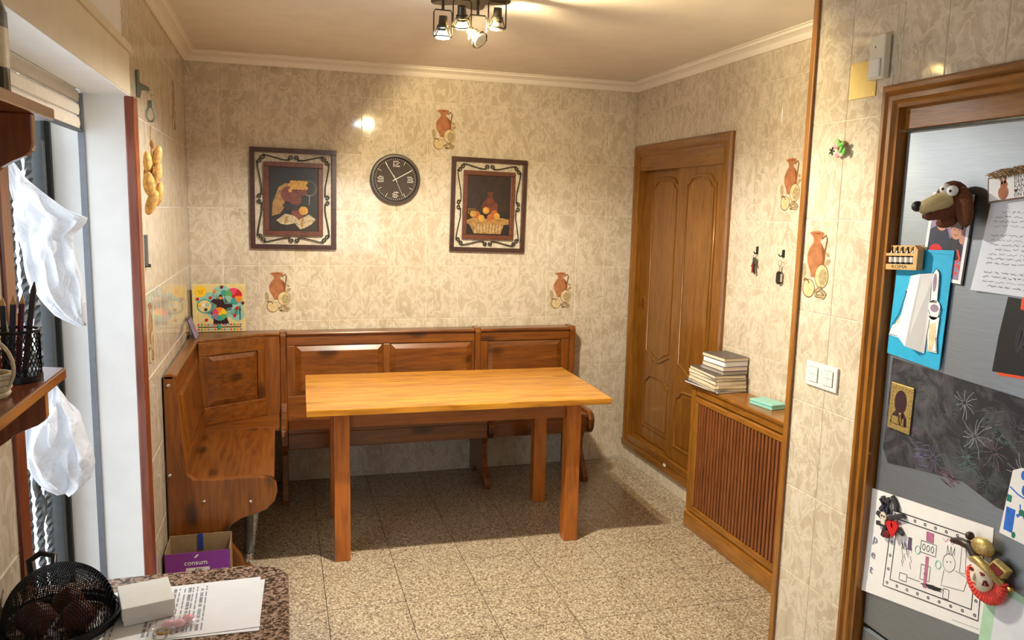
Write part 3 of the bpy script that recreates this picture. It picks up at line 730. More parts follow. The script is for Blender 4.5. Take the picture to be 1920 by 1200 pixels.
def picture(label, x, z, roll, paint, group='scroll framed still life pictures'):
    t = thing('framed_picture', label, 'picture', M=F_back(x, z, -0.004, math.radians(roll)), group=group)
    W2, H2, b = 0.2455, 0.2935, 0.027
    for nm, r in (('outer_frame', (-W2, W2, H2 - b, H2)), ('outer_frame', (-W2, W2, -H2, -H2 + b)), ('outer_frame', (-W2, -W2 + b, -H2 + b, H2 - b)), ('outer_frame', (W2 - b, W2, -H2 + b, H2 - b))):
        MB().box(r[0], r[1], r[2], r[3], 0.0, 0.022).build(nm, 'frame_wood', t, bevel=0.002)
    w2, h2, c = 0.168, 0.214, 0.028
    for r in ((-w2, w2, h2 - c, h2), (-w2, w2, -h2, -h2 + c), (-w2, -w2 + c, -h2 + c, h2 - c), (w2 - c, w2, -h2 + c, h2 - c)):
        MB().box(r[0], r[1], r[2], r[3], 0.004, 0.022).build('inner_frame', 'inner_frame_wood', t, bevel=0.003)
    gx = (W2 - b + w2) / 2; gy = (H2 - b + h2) / 2; GX = W2 - b - w2; GY = H2 - b - h2
    for s in (1, -1):
        for path in scroll_pair(0.40, GY, s): MB().tube([(a, s * gy + bb, 0.012) for a, bb in path], 0.0034, 6).build('scroll', 'iron_black', t, smooth=50)
        for path in scroll_pair(0.50, GX, s): MB().tube([(s * gx + bb, a, 0.012) for a, bb in path], 0.0034, 6).build('scroll', 'iron_black', t, smooth=50)
    cv = MB().box(-w2 + c, w2 - c, -h2 + c, h2 - c, 0.004, 0.012).build('canvas', 'print_dark', t)
    paint(cv)
def paint_one(cv):
    m = MB(); H = [0.012]
    def h(): H[0] += 0.00012; return 0.012, H[0]
    m.mat(0); m.prism([(-0.135, -0.105), (0.13, -0.12), (0.13, -0.178), (-0.135, -0.178)], *h())
    m.mat(2); m.prism([(-0.125, -0.10), (-0.12, -0.02), (-0.085, 0.07), (-0.045, 0.095), (-0.02, 0.085), (-0.05, 0.02), (-0.055, -0.05), (-0.08, -0.085)], *h())
    m.mat(3); m.disc((0.09, 0.065), 0.042, *h(), n=20, ry=0.045); m.mat(0); m.disc((0.09, 0.067), 0.038, *h(), n=20, ry=0.040)
    m.mat(3); m.ribbon([(0.09, 0.02), (0.088, -0.03)], 0.006, *h())
    m.mat(4)
    for q in [(-0.03, 0.03, 0.045), (0.01, 0.0, 0.035), (0.045, 0.05, 0.03), (0.02, -0.085, 0.035)]: m.disc(q[:2], q[2], *h(), n=18)
    m.mat(5)
    for i in range(16): m.disc((-0.01 + 0.02 * (i % 5) - 0.01 * (i // 5 % 2), 0.10 - 0.016 * (i // 5)), 0.0115, *h(), n=10)
    m.disc((0.055, -0.065), 0.026, *h(), n=16)
    m.mat(0); m.prism([(-0.065, -0.03), (0.035, -0.03), (0.02, -0.065), (-0.045, -0.065)], *h())
    m.mat(1); m.prism([(-0.10, -0.125), (-0.05, -0.085), (0.0, -0.095), (0.03, -0.12), (0.085, -0.085), (0.125, -0.115), (0.10, -0.145), (0.06, -0.168), (0.035, -0.176), (0.005, -0.14), (-0.04, -0.15), (-0.075, -0.145)], *h())
    m.mat(2); m.prism([(-0.05, -0.10), (-0.03, -0.095), (-0.045, -0.14), (-0.055, -0.143)], *h()); m.prism([(0.04, -0.118), (0.06, -0.105), (0.05, -0.16), (0.04, -0.165)], *h())
    m.build('painted_still_life', ['print_brown', 'print_cream', 'print_ochre', 'print_glass', 'print_red', 'print_yellow'], cv)
def paint_two(cv):
    m = MB(); H = [0.012]
    def h(): H[0] += 0.00012; return 0.012, H[0]
    m.mat(0); m.prism([(-0.138, -0.04), (0.138, -0.04), (0.138, 0.184), (-0.138, 0.184)], *h())
    m.mat(3); m.prism([(-0.012, 0.085), (0.028, 0.085), (0.022, 0.06), (0.026, 0.045), (0.058, 0.012), (0.062, -0.02), (0.04, -0.05), (-0.02, -0.05), (-0.045, -0.02), (-0.04, 0.012), (-0.010, 0.045), (-0.006, 0.06)], *h())
    m.mat(1); m.ribbon([(-0.06, -0.02), (-0.05, 0.03), (-0.06, 0.05)], 0.012, *h()); m.disc((0.09, -0.06), 0.04, *h(), n=16, ry=0.012)
    m.mat(2); m.prism([(-0.138, -0.095), (-0.09, -0.075), (0.0, -0.085), (0.09, -0.075), (0.138, -0.085), (0.138, -0.115), (0.105, -0.118), (0.085, -0.178), (-0.09, -0.178), (-0.118, -0.125), (-0.138, -0.115)], *h())
    m.mat(6)
    for i in range(9): m.ribbon([(-0.085 + 0.021 * i, -0.120), (-0.082 + 0.0195 * i, -0.172)], 0.007, *h())
    m.mat(4)
    for x, y in [(-0.075, -0.06), (-0.015, -0.03), (0.04, -0.05), (0.015, -0.075)]: m.disc((x, y), 0.023, *h(), n=16)
    m.mat(5)
    for x, y in [(-0.045, -0.08), (0.055, -0.065), (-0.10, -0.055), (-0.018, -0.033)]: m.disc((x, y), 0.020, *h(), n=16)
    m.mat(2)
    for i in range(14): m.disc((-0.128 + 0.013 * (i % 5), -0.05 + 0.012 * (i // 5)), 0.004, *h(), n=8)
    m.build('painted_still_life', ['print_brown', 'print_dark', 'print_ochre', 'print_copper', 'print_orange', 'print_yellow', 'print_cream'], cv)
picture('scroll framed still life of grapes and draped cloth, left of the clock', -2.199, 1.7265, -0.4, paint_one)
picture('tilted scroll framed still life of copper jug and apples, right of the clock', -1.009, 1.719, -1.0, paint_two)

# ------------------------------------------------------------------ wall clock
ck = thing('wall_clock', 'round dark brown wall clock with white numerals between the two pictures', 'clock', M=F_back(-1.600, 1.863, -0.001))
MB().lathe([(0.128, 0.030), (0.134, 0.038), (0.146, 0.038), (0.152, 0.028), (0.152, 0.002), (0.0, 0.002)], n=56, cap=False).build('rim', 'clock_rim', ck, smooth=35)
fc = MB().disc((0, 0), 0.130, 0.002, 0.020, 56).build('face', 'clock_face', ck)
m = MB()
for i in range(60):
    a = 2 * PI * i / 60; r0 = 0.118 if i % 5 else (0.122 if i % 15 == 0 else 0.098)
    m.ribbon([(r0 * math.sin(a), r0 * math.cos(a)), (0.126 * math.sin(a), 0.126 * math.cos(a))], 0.0014 if i % 5 else 0.0022, 0.020, 0.0206)
m.build('minute_marks', 'clock_white', fc)
SEG = {'1': [[(0.5, 1), (0.5, 0)]], '2': [[(0, 1), (1, 1), (1, .5), (0, .5), (0, 0), (1, 0)]], '3': [[(0, 1), (1, 1), (1, 0), (0, 0)], [(0.1, .5), (1, .5)]],
       '6': [[(1, 1), (0, 1), (0, 0), (1, 0), (1, .5), (0, .5)]], '9': [[(0, 0), (1, 0), (1, 1), (0, 1), (0, .5), (1, .5)]]}
for s, cx, cy in (('12', 0, 0.093), ('3', 0.090, 0), ('6', 0, -0.093), ('9', -0.090, 0)):
    m = MB(); n = len(s)
    for i, ch in enumerate(s):
        w, hh = (0.021, 0.028) if n > 1 else (0.028, 0.028); ox = cx + (i - (n - 1) / 2) * (w + 0.004) - w / 2
        if ch == '1': ox += 0.003
        for path in SEG[ch]:
            P = [(ox + a * w, cy - hh / 2 + b * hh) for a, b in path]
            for d, e, hz in ((0.0068, 0, 0.0206), (0.0030, 1, 0.0208)):
                m.mat(e)
                for p, q in zip(P, P[1:]):
                    l = math.hypot(q[0] - p[0], q[1] - p[1]); ux, uy = (q[0] - p[0]) / l * d / 2, (q[1] - p[1]) / l * d / 2
                    m.ribbon([(p[0] - ux, p[1] - uy), (q[0] + ux, q[1] + uy)], d, 0.020, hz)
    m.build('numeral', ['clock_white', 'clock_face'], fc)
def hand(ang, l0, l1, w, z, name):
    a = math.radians(ang); MB().ribbon([(-l0 * math.sin(a), -l0 * math.cos(a)), (l1 * math.sin(a), l1 * math.cos(a))], w, z, z + 0.001).build(name, 'clock_white', fc)
hand(61, 0.020, 0.112, 0.0042, 0.022, 'hour_hand'); hand(-32, 0.018, 0.116, 0.0034, 0.0235, 'minute_hand'); hand(156, 0.03, 0.112, 0.0014, 0.025, 'second_hand')
MB().disc((0, 0), 0.005, 0.020, 0.027, 14).build('hub', 'clock_white', fc)

# ------------------------------------------------------------------ ceiling spot lamp
lp = thing('ceiling_spotlight', 'bronze ceiling lamp with four wire framed spots, two of them lit', 'lamp', (-1.555, -1.72, ZC))
P = []
for i in range(40):
    a = 2 * PI * i / 40; r = 0.115 + 0.035 * math.cos(5 * a + 0.6); P.append((r * math.cos(a) * 1.15, r * math.sin(a)))
MB().prism(P, -0.030, -0.002).build('base_plate', 'lamp_metal', lp, bevel=0.006)
def spot(x, y, z, tilt, az, mat, name_lit):
    # head centre in lamp-local coords
    h = MB().tube([(x, y, -0.03), (x, y, z + 0.085)], 0.006, 8).build('stem', 'lamp_metal', lp, smooth=40)
    MB().tube([(x - 0.036, y, z - 0.01), (x - 0.036, y, z + 0.075), (x - 0.030, y, z + 0.085), (x + 0.030, y, z + 0.085), (x + 0.036, y, z + 0.075), (x + 0.036, y, z - 0.01)], 0.0028, 6).build('bracket', 'lamp_metal', h, smooth=40)
    M = Matrix.Translation((x, y, z)) @ Matrix.Rotation(az, 4, 'Z') @ Matrix.Rotation(tilt, 4, 'X')
    hd = MB().lathe([(0.0, 0.062), (0.016, 0.062), (0.018, 0.030), (0.023, 0.028), (0.023, 0.018), (0.019, 0.014), (0.019, 0.006)], n=18).build('head', 'lamp_metal', lp, smooth=35)
    hd.matrix_local = M
    MB().tube([(0.034 * math.cos(a), 0.034 * math.sin(a), -0.014) for a in [2 * PI * i / 24 for i in range(24)]], 0.0032, 6, True).build('ring', 'lamp_metal', hd, smooth=50)
    for a in (0, PI): MB().tube([(0.021 * math.cos(a), 0.021 * math.sin(a), 0.02), (0.034 * math.cos(a), 0.034 * math.sin(a), -0.014)], 0.0022, 6).build('strut', 'lamp_metal', hd)
    MB().lathe([(0.012, 0.012), (0.016, 0.004), (0.027, -0.018), (0.026, -0.022), (0.0, -0.026)], n=20).build('bulb', mat, hd, smooth=35)
    return Vector((x, y, z))
s1 = spot(-0.106, -0.03, -0.165, 0.10, 0.0, 'bulb_cool', True)
s2 = spot(-0.034, -0.05, -0.125, 0.45, -0.3, 'bulb_warm', True)
s3 = spot(0.036, -0.02, -0.170, -0.9, 0.6, 'bulb_off', False)
s4 = spot(0.112, -0.03, -0.115, 0.15, 0.0, 'bulb_off', False)
def add_light(name, kind, loc, energy, color, **kw):
    l = bpy.data.lights.new(name, kind); l.energy = energy; l.color = color
    for k, v in kw.items(): setattr(l, k, v)
    o = bpy.data.objects.new(name, l); COL.objects.link(o); o.parent = lp; o.location = loc; return o
def aim(o, d): o.rotation_euler = Vector(d).to_track_quat('-Z', 'Y').to_euler()
L1 = add_light('spot_light', 'SPOT', (s1.x, s1.y, s1.z - 0.035), 130, (1.0, 0.95, 0.86), spot_size=math.radians(164), spot_blend=0.3, shadow_soft_size=0.022)
aim(L1, (0.0, 0.0, -1))
L2 = add_light('spot_light', 'SPOT', (s2.x + 0.004, s2.y - 0.012, s2.z - 0.036), 92, (1.0, 0.80, 0.44), spot_size=math.radians(140), spot_blend=0.18, shadow_soft_size=0.022)
aim(L2, (0.70, 0.42, -0.58))

# ------------------------------------------------------------------ radiator cover
rc = thing('radiator_cover', 'oak radiator cover with vertical red brown slats beside the wardrobe', 'radiator cover', (-0.08, -1.78, 0.0))
R = lambda m, name, mat, bevel=0.003, par=None: m.build(name, mat, par or rc, world=True, bevel=bevel)
FX = -0.165
R(MB().box(FX - 0.016, -0.012, -2.368, -1.200, 0.0, 0.088), 'plinth', 'oak_y', 0.008)
R(MB().box(FX, -0.012, -1.236, -1.192, 0.088, 0.778), 'side_panel', 'oak_z')
R(MB().box(FX - 0.010, -0.004, -2.368, -1.186, 0.778, 0.800), 'top_board', 'oak_y', 0.006)
R(MB().box(FX + 0.004, FX + 0.020, -2.368, -1.236, 0.738, 0.778), 'front_rail', 'oak_y')
R(MB().box(FX - 0.004, FX + 0.020, -2.368, -1.236, 0.700, 0.732), 'front_rail', 'oak_y', 0.006)
R(MB().box(FX - 0.002, FX + 0.020, -2.368, -1.236, 0.092, 0.128), 'front_rail', 'oak_y', 0.006)
R(MB().box(FX - 0.002, FX + 0.020, -1.268, -1.236, 0.128, 0.700), 'front_stile', 'oak_z', 0.005)
R(MB().box(FX + 0.003, FX + 0.020, -1.290, -1.272, 0.128, 0.700), 'front_stile', 'slat_wood', 0.003)
R(MB().box(FX + 0.022, FX + 0.028, -2.368, -1.23, 0.09, 0.75), 'backing', 'print_brown', 0)
o = MB().box(-0.009, 0.007, -0.0095, 0.0095, 0.128, 0.700).build('slat', 'slat_wood', rc, bevel=0.006)
for k in range(37):
    y = -1.306 - k * 0.0285
    if k: o = o.copy(); COL.objects.link(o)
    o.parent = rc; o.location = (FX + 0.010 - rc.location.x, y - rc.location.y, 0.0)

# stack of notebooks and magazines
def book(name, label, x, y, z, w, d, h, rot, cover, pages, bend=0.0, cat='book', spiral_on=False):
    t = thing(name, label, cat, (x, y, z), math.radians(rot), group='stack of notebooks and magazines on the radiator cover')
    c = min(0.002, h * 0.18)
    pg = MB().box(-w / 2 + 0.002, w / 2 - 0.002, -d / 2 + 0.002, d / 2 - 0.002, c, h - c).build('pages', pages, t)
    MB().box(-w / 2, w / 2, -d / 2, d / 2, 0.0, c).build('cover', cover, t); MB().box(-w / 2, w / 2, -d / 2, d / 2, h - c, h).build('cover', cover, t)
    if spiral_on:
        for i in range(14): MB().tube([(-w / 2 + (h / 2 + 0.001) * math.cos(a), -d / 2 + 0.012 + i * (d - 0.024) / 13, h / 2 + (h / 2 + 0.001) * math.sin(a)) for a in [2 * PI * k / 10 for k in range(10)]], 0.0009, 4, True).build('coil', 'chrome', t)
    return t
z = 0.8005
STK = [('magazine', 'blue and white magazine at the bottom of the stack', -0.104, -1.320, 0.180, 0.300, 0.012, 4, 'book_navy', 'pages'),
       ('magazine', 'pale open-edged magazine lying on the blue one', -0.100, -1.325, 0.182, 0.290, 0.014, -3, 'book_cream', 'pages_grey'),
       ('booklet', 'cream booklet third from the bottom of the stack', -0.100, -1.330, 0.170, 0.280, 0.014, 2, 'book_cream', 'pages'),
       ('booklet', 'brown edged booklet fourth from the bottom of the stack', -0.098, -1.325, 0.176, 0.285, 0.020, -2, 'book_grey', 'pages'),
       ('booklet', 'thin booklet with worn cream pages in mid stack', -0.100, -1.325, 0.172, 0.280, 0.015, 1, 'book_cream', 'pages'),
       ('booklet', 'dark covered booklet below the spiral notebook', -0.102, -1.330, 0.175, 0.285, 0.016, -4, 'book_grey', 'pages'),
       ('notebook', 'black spiral notebook near the top of the stack', -0.085, -1.365, 0.145, 0.205, 0.020, 2, 'book_dark', 'pages_grey'),
       ('notebook', 'lilac grey notebook second from the top', -0.083, -1.365, 0.142, 0.200, 0.020, 1, 'lilac', 'pages'),
       ('notebook', 'thick white paged notebook third from the top', -0.080, -1.365, 0.140, 0.195, 0.028, 3, 'book_grey', 'paper'),
       ('notebook', 'patterned grey notebook on top of the stack', -0.082, -1.365, 0.145, 0.205, 0.018, 2, 'book_grey', 'pages')]
STK[7] = ('notebook', 'lilac grey notebook third from the top') + STK[7][2:]
STK[8] = ('notebook', 'thick white paged notebook second from the top') + STK[8][2:]
for i, q in enumerate(STK):
    book(q[0], q[1], q[2], q[3], z, q[4], q[5], q[6], q[7], q[8], q[9], cat=q[0], spiral_on=(i == 6)); z += q[6] + 0.0003
t = thing('tin_box', 'flat turquoise box on the radiator cover by the pillar', 'box', (-0.075, -1.745, 0.8005), math.radians(8))
MB().box(-0.045, 0.045, -0.075, 0.075, 0, 0.014).build('body', 'turquoise', t, bevel=0.003); MB().box(-0.046, 0.046, -0.076, 0.076, 0.0145, 0.026).build('lid', 'turquoise', t, bevel=0.004)

# ------------------------------------------------------------------ key hooks on the right wall
def ring(m, c, r, tr, u, v):
    u, v, c = Vector(u), Vector(v), Vector(c); m.tube([c + u * r * math.cos(a) + v * r * math.sin(a) for a in [2 * PI * i / 20 for i in range(20)]], tr, 6, True); return m
t = thing('wall_hook', 'dark metal hook holding a bunch of keys, nearer the wardrobe', 'hook', M=F_right(-1.468, 1.525))
MB().box(-0.007, 0.007, -0.02, 0.018, 0, 0.006).build('plate', 'iron_black', t, bevel=0.001)
MB().tube([(0, -0.012, 0.005), (0, -0.018, 0.016), (0, -0.008, 0.022)], 0.003, 6).build('prong', 'iron_black', t)
t = thing('key_bunch', 'bunch of dark keys with a red fob hanging on the wall', 'keys', M=F_right(-1.468, 1.490, -0.014))
ring(MB(), (0, 0.004, 0), 0.012, 0.0012, (1, 0, 0), (0, 1, 0)).build('ring', 'chrome', t)
for k, (a, l, mt) in enumerate(((-0.45, 0.055, 'iron_black'), (-0.15, 0.075, 'iron_grey'), (0.12, 0.085, 'iron_black'), (0.4, 0.05, 'iron_grey'))):
    q = MB().disc((0, -0.012), 0.011, -0.001 + k * 0.0022, 0.001 + k * 0.0022, 14).box(-0.004, 0.004, -l, -0.02, -0.001 + k * 0.0022, 0.001 + k * 0.0022).box(0.004, 0.007, -l + 0.004, -l + 0.010, -0.001 + k * 0.0022, 0.001 + k * 0.0022).build('key', mt, t)
    q.rotation_euler = (0, 0, a)
MB().box(-0.002, 0.012, -0.078, -0.03, 0.009, 0.015).build('fob', 'dark_red', t, bevel=0.003)
t = thing('wall_hook', 'dark metal hook holding the black car key, nearer the pillar', 'hook', M=F_right(-1.682, 1.522))
MB().box(-0.008, 0.008, -0.02, 0.016, 0, 0.006).build('plate', 'iron_black', t, bevel=0.001)
MB().tube([(-0.002, -0.010, 0.005), (-0.006, -0.016, 0.016), (-0.010, -0.006, 0.022)], 0.003, 6).build('prong', 'iron_black', t)
t = thing('car_key', 'black car key fob hanging on a chrome ring', 'key', M=F_right(-1.676, 1.475, -0.014))
ring(MB(), (0, 0, 0), 0.014, 0.0016, (1, 0, 0), (0, 1, 0)).build('ring', 'chrome', t)
MB().box(-0.004, 0.004, -0.045, -0.013, -0.001, 0.001).build('strap', 'chrome', t)
MB().prism(arc(0, -0.055, 0.016, 0, 180, 10) + arc(0, -0.085, 0.016, 180, 360, 10), -0.006, 0.007).build('fob', 'black_gloss', t, bevel=0.003)
MB().box(0.0165, 0.018, -0.088, -0.05, -0.006, 0.005).build('side_trim', 'chrome', t)

# ------------------------------------------------------------------ things on the pillar wall
t = thing('light_switch', 'white double light switch plate on the pillar', 'switch', M=F_right(-2.5715, 1.134, XN))
MB().box(-0.084, 0.084, -0.044, 0.044, 0, 0.009).build('plate', 'white_plastic', t, bevel=0.003)
for s in (-1, 1):
    MB().box(s * 0.040 - 0.026, s * 0.040 + 0.026, -0.027, 0.027, 0.009, 0.0095).build('gap', 'label_dark', t)
    if s < 0:
        for k in (-1, 1): MB().box(-0.065, -0.015, min(k * 0.0006, k * 0.0262), max(k * 0.0006, k * 0.0262), 0.0092, 0.013).build('rocker', 'white_plastic', t, bevel=0.001)
    else:
        for k in (-1, 1):
            for j in (-1, 1): MB().box(0.040 + min(j * 0.0006, j * 0.0252), 0.040 + max(j * 0.0006, j * 0.0252), min(k * 0.0006, k * 0.0262), max(k * 0.0006, k * 0.0262), 0.0092, 0.013).build('rocker', 'white_plastic', t, bevel=0.001)
t = thing('junction_cover', 'square yellowed junction box cover on the pillar', 'cover plate', M=F_right(-2.656, 2.142, XN))
MB().box(-0.062, 0.062, -0.058, 0.058, 0, 0.004).build('plate', 'yellow_plastic', t, bevel=0.001)
for a in (-1, 1):
    for b in (-1, 1): MB().disc((a * 0.052, b * 0.048), 0.003, 0.004, 0.0046, 10).build('screw', 'brass', t)
t = thing('motion_sensor', 'white motion sensor overlapping the yellowed cover plate', 'sensor', M=F_right(-2.740, 2.198, XN - 0.004))
MB().prism([(-0.034, -0.068), (0.034, -0.068), (0.034, 0.068), (-0.034, 0.068)], 0, 0.026).build('body', 'ivory_plastic', t, bevel=0.005)
MB().box(-0.024, 0.024, -0.062, -0.006, 0.026, 0.034).build('lens', 'white_plastic', t, bevel=0.006)
MB().box(-0.008, -0.004, 0.028, 0.034, 0.026, 0.0266).build('indicator', 'label_dark', t)
t = thing('flower_ornament', 'small pink and green flower ornament on the pillar tiles', 'ornament', M=F_right(-2.578, 1.925, XN))
for i in range(7):
    a = 2 * PI * i / 7; MB().ball((0.018 * math.cos(a), 0.018 * math.sin(a), 0.012), (0.013, 0.013, 0.005), 10, 6).build('petal', 'pink' if i % 2 else 'bone', t, smooth=60)
for i, (x, y) in enumerate(((0.012, 0.012), (0.022, -0.004), (0.004, 0.022), (0.026, 0.014), (0.034, -0.012))):
    MB().ball((x, y, 0.020 + 0.003 * (i % 2)), (0.014, 0.008, 0.004), 10, 6, Matrix.Rotation(i * 1.1, 3, 'Z')).build('leaf', 'green_leaf', t, smooth=60)
for i in range(5):
    a = 2 * PI * i / 5; MB().ball((-0.03 + 0.008 * math.cos(a), -0.006 + 0.008 * math.sin(a), 0.018), (0.008, 0.003, 0.003), 8, 5, Matrix.Rotation(a, 3, 'Z')).build('dark_petal', 'dark_leaf', t, smooth=60)

# ------------------------------------------------------------------ fridge niche: casing, valance, fridge
CPf = [(0.0, 0.0), (-0.014, 0.0), (-0.022, 0.008), (-0.022, 0.020), (-0.014, 0.028), (-0.020, 0.036), (-0.020, 0.050), (-0.010, 0.060), (-0.012, 0.072), (0.03, 0.074), (0.03, 0.060), (0.0, 0.06)]
CPF = [(XN + a, b) for a, b in CPf]
cs = struct('trim_8', mitre(CPF, -2.765, -1, 0.0, 2.105), 'oak_z', 'moulded oak casing framing the fridge niche', 'trim', smooth=28)
mitre_head(CPF, -2.765, -3.62, 2.105).build('head', 'oak_y', cs, smooth=28)
MB().box(XN + 0.012, XN + 0.028, -3.50, -2.838, 1.968, 2.034).build('valance', 'oak_y', cs, bevel=0.002)
MB().disc((-2.842, 0.935), 0.005, XN - 0.012, XN - 0.006, 12, 'x').build('pin', 'brass', cs)
fg = thing('fridge', 'tall brushed steel fridge covered with magnets and drawings', 'fridge', (-0.10, -3.17, 0.0))
FXF = -0.422
MB().box(FXF + 0.05, 0.25, -3.47, -2.85, 0.03, 1.955).build('body', 'iron_grey', fg, world=True)
MB().box(FXF, FXF + 0.048, -3.475, -2.846, 0.345, 1.962).build('door', 'steel', fg, world=True, bevel=0.008)
MB().box(FXF, FXF + 0.048, -3.475, -2.846, 0.04, 0.336).build('freezer_door', 'steel', fg, world=True, bevel=0.008)
MB().box(FXF + 0.06, 0.2, -3.46, -2.86, 0.0, 0.03).build('foot_plinth', 'black', fg, world=True)
fr = lambda name, label, cat, y, z, roll=0.0, lift=0.0006, group=None: thing(name, label, cat, M=F_right(y, z, FXF - lift, math.radians(roll)), group=group)
def sheet(t, name, pts, mat, h0, h1): return MB().prism(pts, h0, h1).build(name, mat, t)
def curved_sheet(t, name, c4, mat, curl=0.02, n=10, th=0.0004, z0=0.0):
    # quad sheet tl,tr,br,bl in local 2D whose lower corner curls away from the fridge
    tl, tr, br, bl = [Vector(q) for q in c4]; m = MB()
    def H(u, v): return z0 + curl * (max(0, (1 - u) * 0.9 + v * 0.9 - 0.9) ** 2)
    for k in (0, 1):
        for i in range(n + 1):
            for j in range(n + 1):
                u, v = i / n, j / n; p = (tl * (1 - u) + tr * u) * (1 - v) + (bl * (1 - u) + br * u) * v; m.v.append((p.x, p.y, H(u, v) + k * th))
    N = (n + 1) ** 2
    for i in range(n):
        for j in range(n):
            a = i * (n + 1) + j; q = (a, a + 1, a + n + 2, a + n + 1); m.f += [q, tuple(N + x for x in q[::-1])]; m.m += [0, 0]
    return m.build(name, mat, t, smooth=60), H

# chalkboard sheet with doodles
t = fr('chalkboard_sheet', 'black chalkboard sheet with smudged chalk stars on the fridge', 'chalkboard', -3.13, 1.09)
CB = MB().prism([(-0.255, 0.168), (0.30, 0.140), (0.30, -0.168), (0.165, -0.168), (0.05, -0.135), (-0.12, -0.155), (-0.235, -0.172), (-0.262, -0.13), (-0.258, 0.0)], 0, 0.0012).build('sheet', 'chalk_black', t)
rr = random.Random(5)
m = MB()
for c, r, k in (((0.075, 0.005), 0.055, 0), ((0.13, -0.11), 0.04, 2), ((0.03, 0.09), 0.045, 0), ((0.23, -0.05), 0.045, 0), ((-0.02, 0.05), 0.03, 1), ((0.14, -0.02), 0.05, 3), ((-0.06, -0.10), 0.045, 4), ((0.05, -0.06), 0.05, 2), ((0.2, 0.06), 0.05, 1)):
    for i in range(11):
        a = 2 * PI * i / 11 + rr.uniform(-0.2, 0.2); q = r * rr.uniform(0.6, 1.2); m.mat(k)
        m.ribbon([(c[0] + 0.006 * math.cos(a), c[1] + 0.006 * math.sin(a)), (c[0] + q * 0.6 * math.cos(a + 0.1), c[1] + q * 0.6 * math.sin(a + 0.1)), (c[0] + q * math.cos(a), c[1] + q * math.sin(a))], 0.0014, 0.0012, 0.0014)
for x, y, w, h, a, k in ((0.16, 0.02, 0.055, 0.014, -0.5, 2), (-0.10, -0.115, 0.035, 0.05, 0.2, 4), (0.04, -0.09, 0.08, 0.025, 0.5, 2), (0.0, -0.14, 0.045, 0.022, -0.3, 3), (0.24, 0.06, 0.05, 0.04, 0.1, 1), (0.12, 0.07, 0.06, 0.03, 0.4, 1)):
    for i in range(16):
        u = rr.uniform(-1, 1); v = rr.uniform(-1, 1); ca, sa = math.cos(a), math.sin(a); px, py = x + u * w * ca * 0.6 - v * h * sa, y + u * w * sa * 0.6 + v * h * ca
        m.mat(k); m.ribbon([(px - 0.014 * ca, py - 0.014 * sa), (px, py + rr.uniform(-.003, .003)), (px + 0.014 * ca, py + 0.014 * sa)], 0.0022, 0.0012, 0.00135)
m.build('chalk_doodle', ['chalk_white', 'chalk_dim', 'chalk_green', 'chalk_pink', 'chalk_lilac'], CB)
# handwritten note
t = fr('handwritten_note', 'white handwritten note hanging under the rabbit sign', 'paper', -3.262, 1.632)
nt0, H0 = curved_sheet(t, 'sheet', [(-0.085, 0.125), (0.14, 0.13), (0.12, -0.135), (-0.115, -0.130)], 'paper_blue_white', 0.012)
m = MB()
for i in range(17):
    y = 0.088 - i * 0.0125
    if i in (4, 12): continue
    x = -0.068 - 0.0010 * i + (0.02 if i % 4 == 0 else 0)
    while x < 0.10:
        w = rr.uniform(0.008, 0.03); P = [(x + w * k / 6, y - 0.002 + rr.uniform(-0.0028, 0.0028)) for k in range(7)]
        zz = H0(min(1, max(0, (x + 0.1) / 0.22)), min(1, max(0, (0.13 - y) / 0.26))) + 0.0006
        m.mat(i % 3 == 0); m.ribbon(P, 0.0010, zz, zz + 0.0003); x += w + rr.uniform(0.004, 0.008)
m.build('handwriting', ['ink', 'ink_light'], nt0)
# rabbit sign
t = fr('rabbit_sign', 'small tilted sign with a rabbit and lettering under a tuft of fur', 'sign', -3.275, 1.788, 7.0, 0.004)
sg = MB().box(-0.105, 0.13, -0.034, 0.034, 0, 0.008).build('board', 'sign_edge', t, bevel=0.001)
MB().box(-0.100, 0.127, -0.030, 0.030, 0.008, 0.0086).build('print', 'paper', sg)
m = MB(); m.disc((-0.056, -0.012), 0.016, 0.0086, 0.0089, 16, ry=0.019); m.disc((-0.054, 0.008), 0.011, 0.0086, 0.009, 14, ry=0.012); m.disc((-0.062, 0.021), 0.0035, 0.0086, 0.009, 10, ry=0.012, rot=0.3); m.disc((-0.050, 0.022), 0.0035, 0.0086, 0.009, 10, ry=0.012, rot=-0.1)
m.build('rabbit', 'print_orange', sg)
for i, s in enumerate(('EIN HA', 'DEINHE', 'KANNO', '  NSTNE', 'EIN HA')):
    text_mesh(s, 0.0145, T(-0.024, 0.023 - 0.0115 * i, 0.0088), 'ink_black', 'lettering', sg, 0.0001, 'LEFT')
m = MB(); m.disc((-0.021, -0.0105), 0.003, 0.0086, 0.009, 10); m.disc((-0.0165, -0.0105), 0.003, 0.0086, 0.009, 10); m.prism([(-0.0238, -0.0115), (-0.0138, -0.0115), (-0.0188, -0.0175)], 0.0086, 0.009); m.build('heart', 'dark_red', sg)
m = MB()
for i in range(90):
    x = rr.uniform(-0.075, 0.10); y0 = 0.028 + rr.uniform(-0.002, 0.004); hgt = 0.014 * (1 - ((x - 0.01) / 0.12) ** 2) + 0.008
    m.tube([(x, y0, 0.010 + rr.uniform(-.003, .006)), (x - 0.012, y0 + hgt * 0.8, 0.014 + rr.uniform(-.002, .008)), (x - 0.030, y0 + hgt * rr.uniform(0.2, 1.0), 0.012 + rr.uniform(-.004, .01))], [0.002, 0.0022, 0.0006], 5)
m.build('fur_tuft', 'fur', t, smooth=60)
